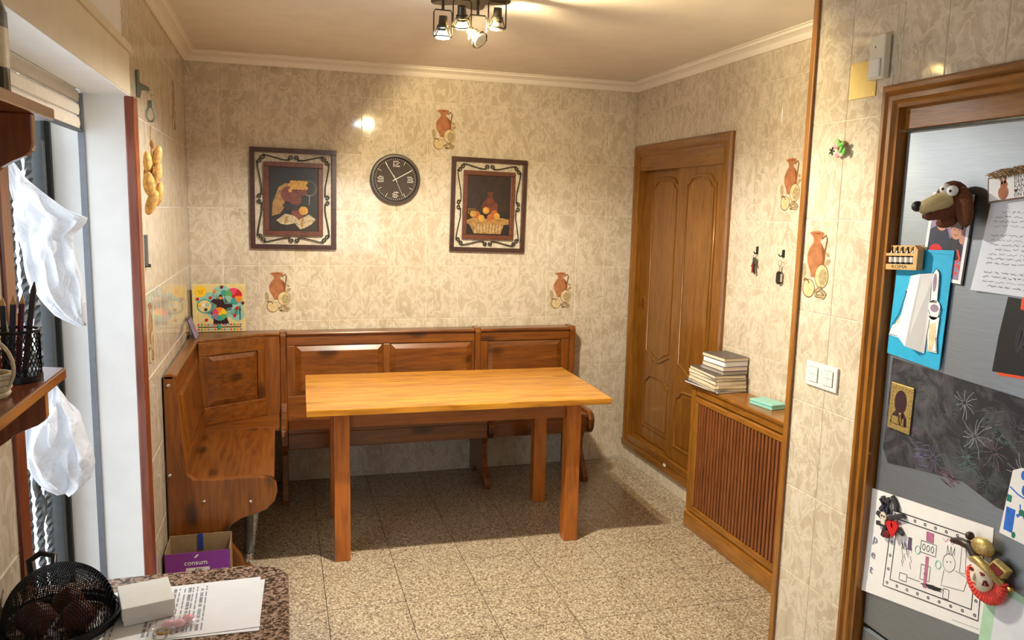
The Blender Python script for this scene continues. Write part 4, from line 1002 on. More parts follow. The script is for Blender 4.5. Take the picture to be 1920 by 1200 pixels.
# photo of two children
t = fr('photo_print', 'photo of two children half hidden behind the blue card', 'photo', -3.042, 1.643, -4.0, 0.001)
ph = MB().box(-0.072, 0.080, -0.128, 0.128, 0, 0.004).build('backing', 'label_dark', t)
MB().box(-0.074, 0.074, -0.125, 0.128, 0.004, 0.0045).build('border', 'paper', ph)
m = MB(); h = lambda k: (0.0045, 0.0046 + 0.0001 * k)
m.mat(0); m.prism([(-0.064, -0.115), (0.064, -0.115), (0.064, 0.118), (-0.064, 0.118)], *h(0))
m.mat(1); m.prism([(-0.064, -0.06), (-0.064, 0.018), (-0.045, 0.030), (0.0, 0.025), (0.012, 0.0), (0.01, -0.06)], *h(1))
m.mat(2); m.prism([(0.0, -0.06), (0.004, -0.01), (0.02, 0.005), (0.05, 0.0), (0.062, -0.02), (0.062, -0.06)], *h(2))
m.mat(3); m.disc((-0.022, 0.045), 0.022, *h(3), n=20, ry=0.027); m.disc((0.033, 0.022), 0.020, *h(3), n=20, ry=0.024); m.disc((0.055, 0.0), 0.009, *h(3), n=12, ry=0.013)
m.mat(4); m.prism(arc(-0.022, 0.050, 0.024, 0, 180, 12, 0.028) + [(-0.03, 0.058)], *h(4)); m.prism(arc(0.033, 0.027, 0.022, 0, 180, 12, 0.026) + [(0.02, 0.032)], *h(4))
m.mat(5); m.disc((-0.032, -0.045), 0.026, *h(5), n=16, ry=0.024)
m.mat(6); m.ribbon(arc(0.05, -0.085, 0.012, 0, 300, 14), 0.005, *h(6)); m.ribbon([(0.045, -0.03), (0.058, -0.055), (0.046, -0.065)], 0.006, *h(6))
m.mat(4)
for cx, cy in ((-0.022, 0.046), (0.033, 0.023)):
    for s in (-1, 1): m.disc((cx + s * 0.008, cy + 0.003), 0.0018, *h(7), n=8)
    m.ribbon(arc(cx, cy - 0.008, 0.006, 200, 340, 6), 0.0014, *h(7))
m.build('picture', ['lilac', 'navy', 'charcoal', 'skin', 'print_brown', 'red', 'coral'], ph)
# blue card with paper rabbit
t = fr('blue_card', 'bright blue card with a folded paper rabbit hanging on the fridge', 'card', -2.966, 1.43, 0.0, 0.006)
bc = MB().prism([(-0.098, 0.170), (0.112, 0.178), (0.092, -0.176), (-0.112, -0.160)], 0, 0.0012).build('card', 'blue_card', t)
MB().prism([(-0.098, 0.170), (0.112, 0.178), (0.100, -0.170), (0.094, -0.176), (0.098, 0.165)], 0.0014, 0.003).build('folded_edge', 'blue_card', t)
rb = MB().hexa([(-0.078, -0.095, 0.002), (-0.010, -0.120, 0.030), (-0.010, -0.120, 0.031), (-0.078, -0.095, 0.003), (-0.040, 0.092, 0.002), (0.012, 0.102, 0.018), (0.012, 0.102, 0.019), (-0.040, 0.092, 0.003)]).hexa([(-0.010, -0.120, 0.030), (0.040, -0.135, 0.003), (0.040, -0.135, 0.004), (-0.010, -0.120, 0.031), (0.012, 0.102, 0.018), (0.052, 0.108, 0.003), (0.052, 0.108, 0.004), (0.012, 0.102, 0.019)]).build('paper_rabbit', 'paper', t)
m = MB()
m.mat(0); m.prism(arc(0.058, 0.075, 0.014, 0, 180, 10, 0.045) + [(0.046, 0.02), (0.07, 0.02)], 0.004, 0.0055); m.disc((0.062, 0.0), 0.024, 0.004, 0.0055, 16, ry=0.03); m.prism([(0.045, -0.02), (0.085, -0.02), (0.082, -0.08), (0.088, -0.125), (0.050, -0.125), (0.045, -0.08)], 0.004, 0.0055)
m.prism([(-0.055, 0.05), (-0.04, 0.04), (-0.06, -0.05), (-0.10, -0.07), (-0.11, -0.10), (-0.06, -0.105), (-0.02, -0.11), (-0.03, 0.0)], 0.0018, 0.003)
m.build('paper_ears_and_legs', ['paper'], t)
m = MB(); m.mat(0); m.disc((0.056, 0.08), 0.007, 0.0055, 0.0058, 12, ry=0.028); m.disc((0.064, 0.005), 0.016, 0.0055, 0.0057, 12, ry=0.012)
m.mat(1); m.prism([(0.050, -0.045), (0.074, -0.035), (0.080, -0.08), (0.070, -0.12), (0.056, -0.12)], 0.0055, 0.0058); m.prism([(-0.085, -0.06), (-0.058, -0.02), (-0.042, 0.0), (-0.06, -0.06)], 0.003, 0.0034)
m.mat(2)
for P in ([(0.046, 0.02), (0.044, 0.10), (0.056, 0.122), (0.070, 0.11), (0.072, 0.03)], [(0.040, 0.0), (0.055, -0.025), (0.080, -0.02), (0.086, 0.01)], [(0.05, -0.03), (0.046, -0.08), (0.052, -0.122), (0.086, -0.122), (0.080, -0.08)]): m.ribbon(P, 0.0016, 0.0055, 0.0061)
for P in ([(-0.05, 0.045), (-0.075, -0.03), (-0.10, -0.07), (-0.108, -0.098), (-0.06, -0.10)],): m.ribbon(P, 0.0016, 0.003, 0.0036)
tag(m.build('crayon_lines', ['lilac', 'book_cream', 'ink_black'], t), kind='stuff')
# bottle rack magnet
t = fr('bottle_magnet', 'tiny wooden rack of dark bottles souvenir magnet reading ROMA', 'magnet', -2.905, 1.574, 3.0, 0.013)
MB().box(-0.062, 0.052, -0.035, -0.018, 0, 0.020).build('base', 'magnet_wood', t, bevel=0.001); MB().box(-0.062, 0.052, 0.008, 0.016, 0.014, 0.020).build('bar', 'magnet_wood', t)
MB().box(-0.062, 0.066, -0.035, 0.040, 0, 0.003).build('back', 'magnet_wood', t); MB().prism([(0.052, -0.035), (0.066, -0.035), (0.070, 0.026), (0.056, 0.040), (0.052, 0.03)], 0, 0.024).build('side', 'magnet_wood', t, bevel=0.001)
for i in range(5):
    x = -0.047 + i * 0.0215
    bt = MB().lathe([(0.0, -0.018), (0.0085, -0.018), (0.0085, 0.014), (0.003, 0.022), (0.003, 0.036), (0.0, 0.037)], (x, 0, 0.011), 12, 'y').build('bottle', 'bottle_glass', t, smooth=40)
    MB().lathe([(0.0087, -0.012), (0.0087, 0.004)], (x, 0, 0.011), 12, 'y').build('paper_label', 'label_white', bt, smooth=40)
text_mesh('ROMA', 0.015, T(-0.006, -0.0265, 0.0203), 'ink_black', 'lettering', t, 0.0001, sx=1.5)
# plush dog
t = fr('dog_plush', 'brown plush dog head magnet with long tan snout and googly eyes', 'plush', -3.075, 1.742, 0.0, 0.0)
MB().ball((0.010, 0.012, 0.042), (0.046, 0.050, 0.040), 20, 14).build('head', 'plush_brown', t, smooth=60)
MB().tube([(0.022, 0.010, 0.062), (0.010, 0.002, 0.085), (-0.010, -0.012, 0.108), (-0.022, -0.018, 0.120), (-0.026, -0.020, 0.124)], [0.024, 0.025, 0.021, 0.016, 0.006], 16).build('snout', 'plush_tan', t, smooth=60)
MB().tube([(0.026, -0.022, 0.050), (0.010, -0.030, 0.080), (-0.010, -0.038, 0.102), (-0.020, -0.040, 0.112)], [0.020, 0.018, 0.014, 0.005], 14).build('jaw', 'plush_brown', t, smooth=60)
MB().ball((-0.026, -0.012, 0.126), 0.0155, 14, 10).build('nose', 'black', t, smooth=60)
MB().tube([(-0.012, -0.036, 0.120), (0.000, -0.034, 0.118), (0.012, -0.026, 0.112)], 0.0012, 5).build('mouth', 'black', t)
for x, y in ((0.016, 0.038), (0.042, 0.032)):
    e = MB().ball((x, y, 0.076), 0.0150, 14, 10).build('eye', 'white_gloss', t, smooth=60); MB().ball((x + 0.0050, y - 0.001, 0.0888), 0.0040, 10, 6).build('pupil', 'black', e, smooth=60)
MB().ball((0.064, -0.012, 0.052), (0.028, 0.058, 0.014), 16, 12, Matrix.Rotation(math.radians(12), 3, 'Z')).build('ear', 'plush_brown', t, smooth=60)
MB().ball((-0.040, 0.018, 0.020), (0.050, 0.022, 0.012), 16, 12, Matrix.Rotation(math.radians(32), 3, 'Z')).build('ear', 'plush_brown', t, smooth=60)
MB().ball((0.008, -0.052, 0.050), (0.036, 0.018, 0.02), 14, 10, Matrix.Rotation(math.radians(14), 3, 'Z')).build('chin', 'plush_brown', t, smooth=60)
# keyhole magnet
t = fr('arch_magnet', 'carved golden arch shaped souvenir magnet on the chalkboard sheet', 'magnet', -2.931, 1.108, -1.0, 0.002)
MB().box(-0.046, 0.046, -0.074, 0.074, 0, 0.006).build('plate', 'gold', t, bevel=0.002)
m = MB().prism(arc(0.0, 0.018, 0.025, -50, 230, 18, 0.038) + [(-0.03, -0.028), (-0.034, -0.055), (0.034, -0.055), (0.03, -0.028)], 0.006, 0.0064); m.build('opening', 'board_trunk', t)
m = MB(); m.box(-0.026, 0.0, -0.052, -0.03, 0.0064, 0.0095); m.tube([(0.004, -0.052, 0.008), (0.01, -0.022, 0.009), (0.016, -0.052, 0.008)], 0.003, 6); m.tube([(0.022, -0.052, 0.008), (0.02, -0.03, 0.009)], 0.003, 6); m.ball((0.008, -0.018, 0.009), 0.005, 8, 6); m.build('figures', 'gold', t, smooth=50)
m = MB()
for i in range(10):
    for s in (-1, 1): m.disc((s * 0.038, -0.062 + i * 0.0135), 0.0042, 0.006, 0.0072, 8)
for i in range(5): m.disc((-0.028 + i * 0.014, 0.064), 0.0042, 0.006, 0.0072, 8)
m.build('carving', 'gold', t)
# children's drawing
t = fr('child_drawing', "child's drawing in a dotted frame with the letters pet", 'drawing', -3.055, 0.672, 0.0, 0.001)
dr, H1 = curved_sheet(t, 'sheet', [(-0.234, 0.140), (0.240, 0.190), (0.250, -0.122), (-0.250, -0.220)], 'paper', 0.010)
Q4 = [Vector((-0.234, 0.140)), Vector((0.240, 0.190)), Vector((0.250, -0.122)), Vector((-0.250, -0.220))]
def dp(u, v):
    p = (Q4[0] * (1 - u) + Q4[1] * u) * (1 - v) + (Q4[3] * (1 - u) + Q4[2] * u) * v; return (p.x, p.y, H1(u, v) + 0.0006)
def stroke(m, uv, w, k):
    m.mat(k)
    P = []
    for a, b in zip(uv, uv[1:]):
        for i in range(3): P.append((a[0] + (b[0] - a[0]) * i / 3, a[1] + (b[1] - a[1]) * i / 3))
    P.append(uv[-1]); m.tube([dp(*q) for q in P], w / 2, 4)
m = MB()
for r in ((0.24, 0.14, 0.95, 0.88), (0.29, 0.21, 0.90, 0.80)): stroke(m, [(r[0], r[1]), (r[2], r[1]), (r[2], r[3]), (r[0], r[3]), (r[0], r[1])], 0.0032, 0)
for i in range(9):
    u = 0.27 + 0.655 * i / 8
    for v in (0.175, 0.84): stroke(m, [(u + 0.008 * math.cos(a), v + 0.011 * math.sin(a)) for a in [2 * PI * k / 8 for k in range(9)]], 0.0026, 0)
for i in range(1, 5):
    v = 0.175 + 0.665 * i / 5
    for u in (0.265, 0.925): stroke(m, [(u + 0.008 * math.cos(a), v + 0.011 * math.sin(a)) for a in [2 * PI * k / 8 for k in range(9)]], 0.0026, 0)
for i in range(22): u = 0.33 + rr.uniform(0, 0.10); v = 0.36 + rr.uniform(0, 0.22); stroke(m, [(u, v), (u + 0.015, v + 0.06)], 0.0018, 2)
for i in range(30): u = 0.53 + rr.uniform(0, 0.10); v = 0.72 + rr.uniform(0, 0.03); stroke(m, [(u, v), (u + 0.06, v - 0.01)], 0.0024, 0)
for sq in ((0.50, 0.33, 0.62, 0.44), (0.52, 0.55, 0.59, 0.69), (0.36, 0.70, 0.42, 0.77), (0.70, 0.70, 0.74, 0.79)): stroke(m, [(sq[0], sq[1]), (sq[2], sq[1]), (sq[2], sq[3]), (sq[0], sq[3]), (sq[0], sq[1])], 0.002, 0)
for i in range(3): stroke(m, [(0.525 + 0.033 * i + 0.011 * math.cos(a), 0.385 + 0.03 * math.sin(a)) for a in [2 * PI * k / 8 for k in range(9)]], 0.002, 0)
stroke(m, [(0.545, 0.58), (0.56, 0.61), (0.545, 0.63), (0.57, 0.66)], 0.002, 0); stroke(m, [(0.42, 0.72), (0.52, 0.72)], 0.002, 0); stroke(m, [(0.63, 0.72), (0.70, 0.72)], 0.002, 0)
stroke(m, [(0.72 + 0.045 * math.cos(a), 0.45 + 0.085 * math.sin(a)) for a in [2 * PI * k / 12 for k in range(13)]], 0.0016, 2)
for du_ in (-0.02, 0.0, 0.02): stroke(m, [(0.72 + du_, 0.37), (0.725 + du_ * 1.3, 0.29), (0.735 + du_, 0.37)], 0.0016, 2)
stroke(m, [(0.69, 0.53), (0.68, 0.68), (0.84, 0.66), (0.86, 0.53), (0.77, 0.50)], 0.0016, 2); stroke(m, [(0.80, 0.26), (0.80, 0.5), (0.84, 0.5), (0.83, 0.26)], 0.0016, 2)
for u, v in ((0.705, 0.44), (0.73, 0.43)): stroke(m, [(u, v), (u + 0.003, v + 0.012)], 0.003, 0)
for i in range(10): stroke(m, [(0.535 + 0.006 * i, 0.23), (0.54 + 0.006 * i, 0.32)], 0.003, 1)
for i in range(6): stroke(m, [(0.55 + 0.004 * i, 0.46), (0.552 + 0.004 * i, 0.76)], 0.003, 1)
for i in range(5): stroke(m, [(0.40 + 0.006 * i, 0.34), (0.40 + 0.007 * i, 0.46)], 0.003, 3)
stroke(m, [(0.66, 0.24), (0.68, 0.27), (0.70, 0.23), (0.73, 0.27), (0.76, 0.23), (0.79, 0.26)], 0.0022, 1)
for c in ((0.48, 0.43), (0.645, 0.5)): stroke(m, [(c[0] + 0.02 * math.cos(a), c[1] + 0.04 * math.sin(a)) for a in [2 * PI * k / 10 for k in range(11)]], 0.003, 4)
stroke(m, [(0.78, 0.96), (0.96, 0.955)], 0.001, 2)
m.build('drawn_lines', ['ink_black', 'pink_ink', 'ink', 'lilac', 'turquoise'], dr)
for i, ch in enumerate('pet'):
    p = dp(0.125, 0.47 + 0.150 * i); text_mesh(ch, 0.040, T(p[0], p[1], p[2] + 0.0012, -0.12), 'ink_light', 'lettering', dr, 0.0010)
# dark metal letter magnet with heart
t = fr('metal_magnet', 'dark metal lettered souvenir magnet with skull and red heart', 'magnet', -2.935, 0.748, 0.0, 0.005)
m = MB()
for P in ([(-0.040, 0.060), (-0.010, 0.010)], [(-0.045, 0.010), (-0.010, 0.062)], [(0.0, 0.075), (0.018, 0.055), (0.022, 0.03)], [(-0.058, 0.0), (-0.010, -0.020)], [(-0.055, -0.035), (-0.02, -0.03)], [(-0.02, -0.01), (0.055, 0.032)], [(0.030, -0.022), (0.058, -0.030)], [(-0.025, -0.07), (-0.015, -0.03)]): m.ribbon(P, 0.014, 0, 0.009)
m.build('letters', 'charcoal', t, bevel=0.002)
MB().ribbon([(-0.045, 0.050), (-0.025, 0.030), (-0.008, 0.052), (-0.010, 0.010), (-0.03, 0.025)], 0.007, 0.009, 0.012).build('blue_inlay', 'navy', t)
m = MB(); m.disc((-0.022, -0.002), 0.014, 0.008, 0.014, 14); m.box(-0.030, -0.012, -0.028, -0.012, 0.008, 0.014); m.build('skull', 'bone', t, bevel=0.002)
m = MB(); m.disc((-0.027, 0.0), 0.0035, 0.014, 0.0146, 8); m.disc((-0.017, 0.0), 0.0035, 0.014, 0.0146, 8); m.build('eye_socket', 'black', t)
m = MB(); m.disc((0.008, -0.018), 0.014, 0.008, 0.014, 14); m.disc((0.028, -0.012), 0.014, 0.008, 0.014, 14); m.prism([(-0.005, -0.024), (0.042, -0.016), (0.022, -0.055)], 0.008, 0.0139); m.build('heart', 'red', t)
m = MB(); m.disc((-0.004, -0.054), 0.013, 0.004, 0.012, 12); m.build('rose', 'dark_red', t, bevel=0.003)
# venetian mask magnet
t = fr('mask_magnet', 'carnival mask magnet with gold plumed hat and coral ruff', 'magnet', -3.305, 0.735, 0.0, 0.008)
m = MB()
for i in range(20):
    a = math.radians(170 + 200 * i / 19); m.tube([(0.03 * math.cos(a) + 0.004, 0.03 * math.sin(a) - 0.012, 0.012), (0.056 * math.cos(a) + 0.004, 0.06 * math.sin(a) - 0.012, 0.020), (0.060 * math.cos(a) + 0.004, 0.068 * math.sin(a) - 0.012, 0.008)], [0.007, 0.007, 0.004], 6)
m.build('ruff', 'coral', t, smooth=60)
fm = MB().ball((-0.004, -0.004, 0.022), (0.036, 0.046, 0.020), 18, 12).build('face', 'bone', t, smooth=60)
MB().ball((-0.012, -0.008, 0.042), (0.005, 0.013, 0.006), 10, 8).build('nose', 'bone', fm, smooth=60)
for x in (-0.024, 0.008): MB().disc((x, 0.008), 0.009, 0.036, 0.0405, 12, ry=0.005).build('eye', 'dark_red', fm)
MB().disc((-0.012, -0.028), 0.008, 0.034, 0.039, 12, ry=0.003).build('lips', 'red', fm)
MB().ribbon([(0.02, -0.005), (0.026, -0.018), (0.014, -0.022), (0.018, -0.006)], 0.003, 0.030, 0.0405).build('painted_scroll', 'dark_red', fm)
MB().tube([(-0.038, 0.030, 0.022), (-0.01, 0.042, 0.040), (0.03, 0.022, 0.034), (0.052, 0.0, 0.018)], 0.011, 8).build('hat_band', 'gold', t, smooth=60)
MB().tube([(-0.028, 0.040, 0.020), (-0.05, 0.062, 0.024), (-0.085, 0.060, 0.022), (-0.115, 0.050, 0.018)], [0.016, 0.014, 0.012, 0.008], 8).build('plume', 'print_brown', t, smooth=60)
MB().ball((-0.012, 0.075, 0.022), (0.036, 0.026, 0.018), 14, 9).build('plume', 'gold', t, smooth=60)
MB().ball((-0.058, 0.088, 0.020), 0.012, 10, 8).build('bobble', 'print_brown', t, smooth=60)
MB().hexa([(0.010, 0.030, 0.010), (0.060, 0.012, 0.010), (0.078, 0.045, 0.010), (0.028, 0.062, 0.010), (0.012, 0.032, 0.030), (0.058, 0.016, 0.030), (0.074, 0.042, 0.030), (0.030, 0.058, 0.030)]).build('hat_brim', 'gold', t, bevel=0.004)
MB().hexa([(0.022, 0.034, 0.030), (0.054, 0.022, 0.030), (0.064, 0.038, 0.030), (0.032, 0.050, 0.030), (0.022, 0.034, 0.033), (0.054, 0.022, 0.033), (0.064, 0.038, 0.033), (0.032, 0.050, 0.033)]).build('hat_inlay', 'dark_red', t)
MB().ball((0.075, -0.006, 0.014), (0.012, 0.007, 0.007), 10, 8).build('bell', 'brass', t, smooth=60)
# sheets at the right border
t = fr('black_sheet', 'black paper with an orange clip beside the handwritten note', 'paper', -3.315, 1.385, -2.0, 0.001)
MB().prism([(-0.058, 0.108), (0.09, 0.108), (0.09, -0.085), (-0.075, -0.100), (-0.070, 0.0)], 0, 0.0012).build('sheet', 'black', t)
MB().prism([(-0.068, -0.094), (0.09, -0.080), (0.09, -0.092), (-0.052, -0.106)], 0, 0.0010).build('border', 'orange_paper', t); MB().box(-0.012, 0.05, 0.080, 0.114, 0.0012, 0.010).build('clip', 'orange_paper', t, bevel=0.004)
m = MB()
for i in range(14): m.ribbon([(-0.02 + 0.004 * i, -0.03 + rr.uniform(-.02, .02)), (-0.01 + 0.004 * i, 0.03 + rr.uniform(-.02, .02))], 0.004, 0.0012, 0.0014)
m.build('scribble', 'charcoal', t)
t = fr('crayon_sheet', 'white sheet with blue and green crayon strokes', 'drawing', -3.395, 0.955, -2.0, 0.002)
cs2 = MB().prism([(-0.065, 0.082), (-0.040, 0.098), (0.08, 0.085), (0.08, -0.10), (-0.078, -0.10)], 0, 0.001).build('sheet', 'paper', t)
m = MB(); m.mat(0)
for i in range(9): m.ribbon([(-0.066 + 0.003 * i, -0.085), (-0.066 + 0.003 * i, -0.02)], 0.003, 0.001, 0.0013)
m.disc((-0.032, 0.080), 0.008, 0.001, 0.0013, 12, ry=0.013); m.disc((-0.022, 0.042), 0.010, 0.001, 0.0013, 12, ry=0.016); m.ribbon([(-0.066, 0.036), (-0.04, 0.024), (-0.01, 0.018), (0.04, 0.015)], 0.004, 0.001, 0.0013); m.ribbon([(-0.035, -0.035), (-0.02, -0.02), (0.0, -0.045), (0.02, -0.06)], 0.009, 0.001, 0.0013); m.ribbon([(-0.03, 0.0), (-0.025, -0.025), (0.03, -0.03)], 0.004, 0.001, 0.0013)
m.mat(1); m.box(-0.070, -0.056, -0.005, 0.014, 0.001, 0.0013); m.disc((-0.022, -0.02), 0.009, 0.001, 0.0015, 10); m.disc((-0.036, -0.088), 0.006, 0.001, 0.0013, 10, ry=0.009)
m.build('crayon_strokes', ['blue_ink', 'green_ink'], cs2)
t = fr('green_sheet', 'pale green sheet holding a white page below the mask', 'paper', -3.375, 0.60, -2.0, 0.0012)
MB().prism([(-0.085, 0.125), (0.09, 0.115), (0.09, -0.15), (-0.085, -0.15)], 0, 0.001).build('sheet', 'pale_green', t); MB().box(-0.048, 0.09, -0.15, 0.098, 0.001, 0.0016).build('page', 'paper_blue_white', t)

# ------------------------------------------------------------------ hanging ornament and hook on the left wall
t = thing('bottle_opener', 'grey metal bracket with chain and opener on the left wall', 'bracket', (-2.793, -1.60, 2.09))
MB().prism([(-2.783, 2.175), (-2.774, 2.175), (-2.774, 2.130), (-2.738, 2.112), (-2.738, 2.098), (-2.768, 2.102), (-2.774, 2.075), (-2.783, 2.075)], -1.612, -1.588, 'y').build('bracket', 'hook_metal', t, world=True, bevel=0.002)
m = MB()
for k in range(2): ring(m, (-2.738, -1.60, 2.092 - 0.016 * k), 0.009, 0.002, (1, 0, 0) if k == 0 else (0, 1, 0), (0, 0, 1))
m.build('chain', 'chrome', t, world=True)
MB().tube([(-2.740 + 0.013 * sx, -1.60, 2.005 + dz) for sx, dz in ((0.5, -0.014), (1, 0.0), (1, 0.022), (0.55, 0.036), (0.45, 0.060), (-0.45, 0.060), (-0.55, 0.036), (-1, 0.022), (-1, 0.0), (-0.5, -0.014))], 0.0045, 6, True).build('opener', 'hook_metal', t, world=True, smooth=40)
MB().box(-2.747, -2.733, -1.605, -1.595, 2.040, 2.062).build('opener_neck', 'hook_metal', t, world=True)
t = thing('dried_garland', 'string of dried tan slices hanging beside the wooden jamb', 'garland', (-2.745, -1.62, 1.80))
MB().tube([(-2.738, -1.62, 1.975), (-2.741, -1.62, 1.93), (-2.737, -1.62, 1.90), (-2.742, -1.62, 1.75)], [0.0015, 0.002, 0.005, 0.003], 6).build('string', 'rope', t, world=True)
MB().ball((-2.735, -1.62, 1.905), (0.010, 0.010, 0.016), 10, 8).build('knot', 'rope', t, world=True, smooth=60)
for x, y, z_, rx, rz, a in ((-2.722, -1.61, 1.862, 0.017, 0.042, 0.25), (-2.752, -1.63, 1.838, 0.016, 0.042, -0.05), (-2.722, -1.63, 1.798, 0.017, 0.044, 0.25), (-2.755, -1.61, 1.780, 0.014, 0.040, -0.2), (-2.748, -1.64, 1.758, 0.022, 0.046, -0.05), (-2.720, -1.62, 1.722, 0.017, 0.046, 0.2), (-2.742, -1.635, 1.690, 0.020, 0.050, 0.35)):
    MB().ball((x, y, z_), (rx, 0.016, rz), 14, 10, Matrix.Rotation(a, 3, 'Y')).build('slice', 'dried_tan', t, world=True, smooth=60)
t = thing('wall_latch', 'thin grey metal strip on the left wall below the garland', 'latch', (-2.782, -1.55, 1.52))
MB().box(-2.7848, -2.774, -1.57, -1.545, 1.445, 1.565).build('strip', 'rail_grey', t, world=True, bevel=0.001); MB().box(-2.7848, -2.766, -1.565, -1.55, 1.440, 1.452).build('catch', 'iron_grey', t, world=True)

# ------------------------------------------------------------------ activity board and booklet on the bench corner
t = thing('activity_board', 'colourful wooden activity board with sun and tree on the bench corner', 'toy', M=frame((1, 0, 0), (0, -0.10, 0.995), (0, -0.995, -0.10), (-2.628, -0.045, 1.090)) @ Matrix.Rotation(0, 4, 'Z'))
bd = MB().box(-0.145, 0.145, -0.142, 0.142, 0, 0.008).build('board', 'board_sand', t, bevel=0.002)
m = MB(); K = ['board_aqua', 'board_yellow', 'board_trunk', 'board_teal', 'board_orange', 'board_pink', 'board_green', 'paper', 'board_sand']
hh = lambda k: (0.008, 0.0083 + 0.0003 * k)
m.mat(0)
for c, r in (((-0.055, 0.03), 0.065), ((0.02, 0.08), 0.055), ((0.075, 0.02), 0.06), ((0.0, -0.01), 0.07), ((0.10, -0.04), 0.04)): m.disc(c, r, *hh(0), n=24)
m.mat(1); m.disc((-0.098, 0.098), 0.033, *hh(1), n=20)
m.mat(2); m.prism([(-0.035, -0.10), (0.055, -0.10), (0.038, -0.05), (0.04, 0.0), (0.075, 0.005), (0.072, 0.022), (0.03, 0.025), (0.022, 0.05), (0.018, 0.08), (0.002, 0.08), (-0.002, 0.05), (-0.03, 0.055), (-0.045, 0.04), (-0.012, 0.018), (-0.018, -0.03), (-0.05, -0.03), (-0.03, -0.05)], *hh(2))
m.mat(3); m.disc((-0.078, 0.012), 0.043, *hh(2), n=24); m.mat(8); m.disc((-0.078, 0.012), 0.036, *hh(3), n=24); m.mat(3); m.disc((0.03, 0.09), 0.018, *hh(3), n=18)
m.build('printed_scene', K, bd)
def wheel(cx, cy, r, mats, name):
    m = MB(); n = len(mats)
    for i in range(n): m.mat(i); m.prism([(cx, cy)] + arc(cx, cy, r, 360 * i / n, 360 * (i + 1) / n, 6), 0.0085, 0.014)
    m.mat(0); m.disc((cx, cy), r * 0.22, 0.0085, 0.017, 14); m.build(name, mats, bd)
wheel(0.002, -0.035, 0.040, ['board_yellow', 'board_orange', 'board_pink', 'lilac', 'board_teal', 'board_green'], 'colour_wheel'); wheel(0.082, 0.072, 0.047, ['red', 'board_pink', 'board_green', 'board_aqua', 'board_teal', 'board_orange'], 'season_wheel')
for x, y, mt in ((-0.105, 0.022, 'board_yellow'), (-0.085, 0.018, 'paper'), (-0.062, 0.022, 'board_aqua'), (-0.072, -0.008, 'charcoal'), (-0.02, 0.10, 'board_orange'), (0.01, 0.06, 'board_orange'), (-0.045, 0.062, 'red'), (-0.115, 0.055, 'red'), (0.018, 0.125, 'dark_red'), (0.10, 0.0, 'red'), (0.10, -0.03, 'board_teal'), (-0.07, -0.07, 'red'), (0.085, -0.045, 'red'), (0.132, 0.03, 'dark_red')): MB().disc((x, y), 0.009, 0.0085, 0.012, 14).build('button', mt, bd)
MB().box(-0.12, 0.12, -0.116, -0.111, 0.0085, 0.0095).build('slot', 'black', bd); MB().box(0.112, 0.117, -0.07, 0.012, 0.0085, 0.0095).build('slot', 'black', bd)
MB().box(-0.012, 0.008, -0.124, -0.098, 0.0095, 0.014).build('slider', 'board_teal', bd, bevel=0.002)
for i in range(14):
    for y in (-0.099, -0.128): MB().disc((-0.115 + i * 0.0178, y), 0.0065, 0.0085, 0.0098, 12).build('number_spot', ['board_pink', 'board_green', 'board_orange', 'lilac', 'board_aqua'][i % 5], bd)
m = MB(); m.disc((-0.108, 0.102), 0.003, 0.0086, 0.0092, 8); m.disc((-0.09, 0.102), 0.003, 0.0086, 0.0092, 8); m.ribbon(arc(-0.098, 0.096, 0.009, 200, 340, 8), 0.002, 0.0086, 0.0092); m.build('sun_face', 'board_trunk', bd)
t = thing('booklet', 'dark booklet leaning in the corner beside the activity board', 'booklet', (-2.755, -0.22, 0.9465))
MB().hexa([(-2.742, -0.30, 0.947), (-2.738, -0.30, 0.947), (-2.738, -0.15, 0.947), (-2.742, -0.15, 0.947), (-2.781, -0.30, 1.06), (-2.777, -0.30, 1.062), (-2.777, -0.15, 1.062), (-2.781, -0.15, 1.06)]).build('cover', 'book_dark', t, world=True)
MB().hexa([(-2.7375, -0.297, 0.949), (-2.732, -0.297, 0.949), (-2.732, -0.153, 0.949), (-2.7375, -0.153, 0.949), (-2.7765, -0.297, 1.052), (-2.771, -0.297, 1.054), (-2.771, -0.153, 1.054), (-2.7765, -0.153, 1.052)]).build('pages', 'lilac', t, world=True)

# ------------------------------------------------------------------ purple cardboard box on the floor
t = thing('cardboard_box', 'open purple cardboard box on the floor beside the bench end', 'box', (-2.645, -1.385, 0.0))
bx0, bx1, by0, by1, bh = -2.772, -2.512, -1.462, -1.300, 0.222
MB().box(bx0, bx1, by0, by0 + 0.003, 0.0, bh - 0.006).build('front_side', ['purple_card'], t, world=True); MB().box(bx0, bx1, by1 - 0.003, by1, 0, bh + 0.01).build('back_side', 'card_brown', t, world=True)
for x in (bx0, bx1 - 0.003): MB().box(x, x + 0.003, by0 + 0.003, by1 - 0.003, 0, bh).build('end_side', 'card_brown', t, world=True)
MB().box(bx0 + 0.003, bx1 - 0.003, by0 + 0.003, by1 - 0.003, 0.0, 0.003).build('bottom', 'card_brown', t, world=True)
text_mesh('consum', 0.030, F_back(-0.005, 0.170, by0 + 1.385 - 0.0006), 'paper', 'lettering', t, 0.0003)
m = MB().disc((-0.005, 0.196), 0.006, by0 + 1.385 - 0.0008, by0 + 1.385, 14, 'y', ry=0.0035, rot=0.6).disc((0.001, 0.202), 0.007, by0 + 1.385 - 0.0008, by0 + 1.385, 14, 'y', ry=0.0035, rot=0.6); m.build('logo', 'paper', t)
MB().box(-0.045, 0.05, by0 + 1.385 - 0.0008, by0 + 1.385, 0.062, 0.148).build('paper_label', 'label_white', t); text_mesh('A361', 0.016, F_back(0.008, 0.139, by0 + 1.385 - 0.001), 'ink_black', 'label_text', t, 0.0002)
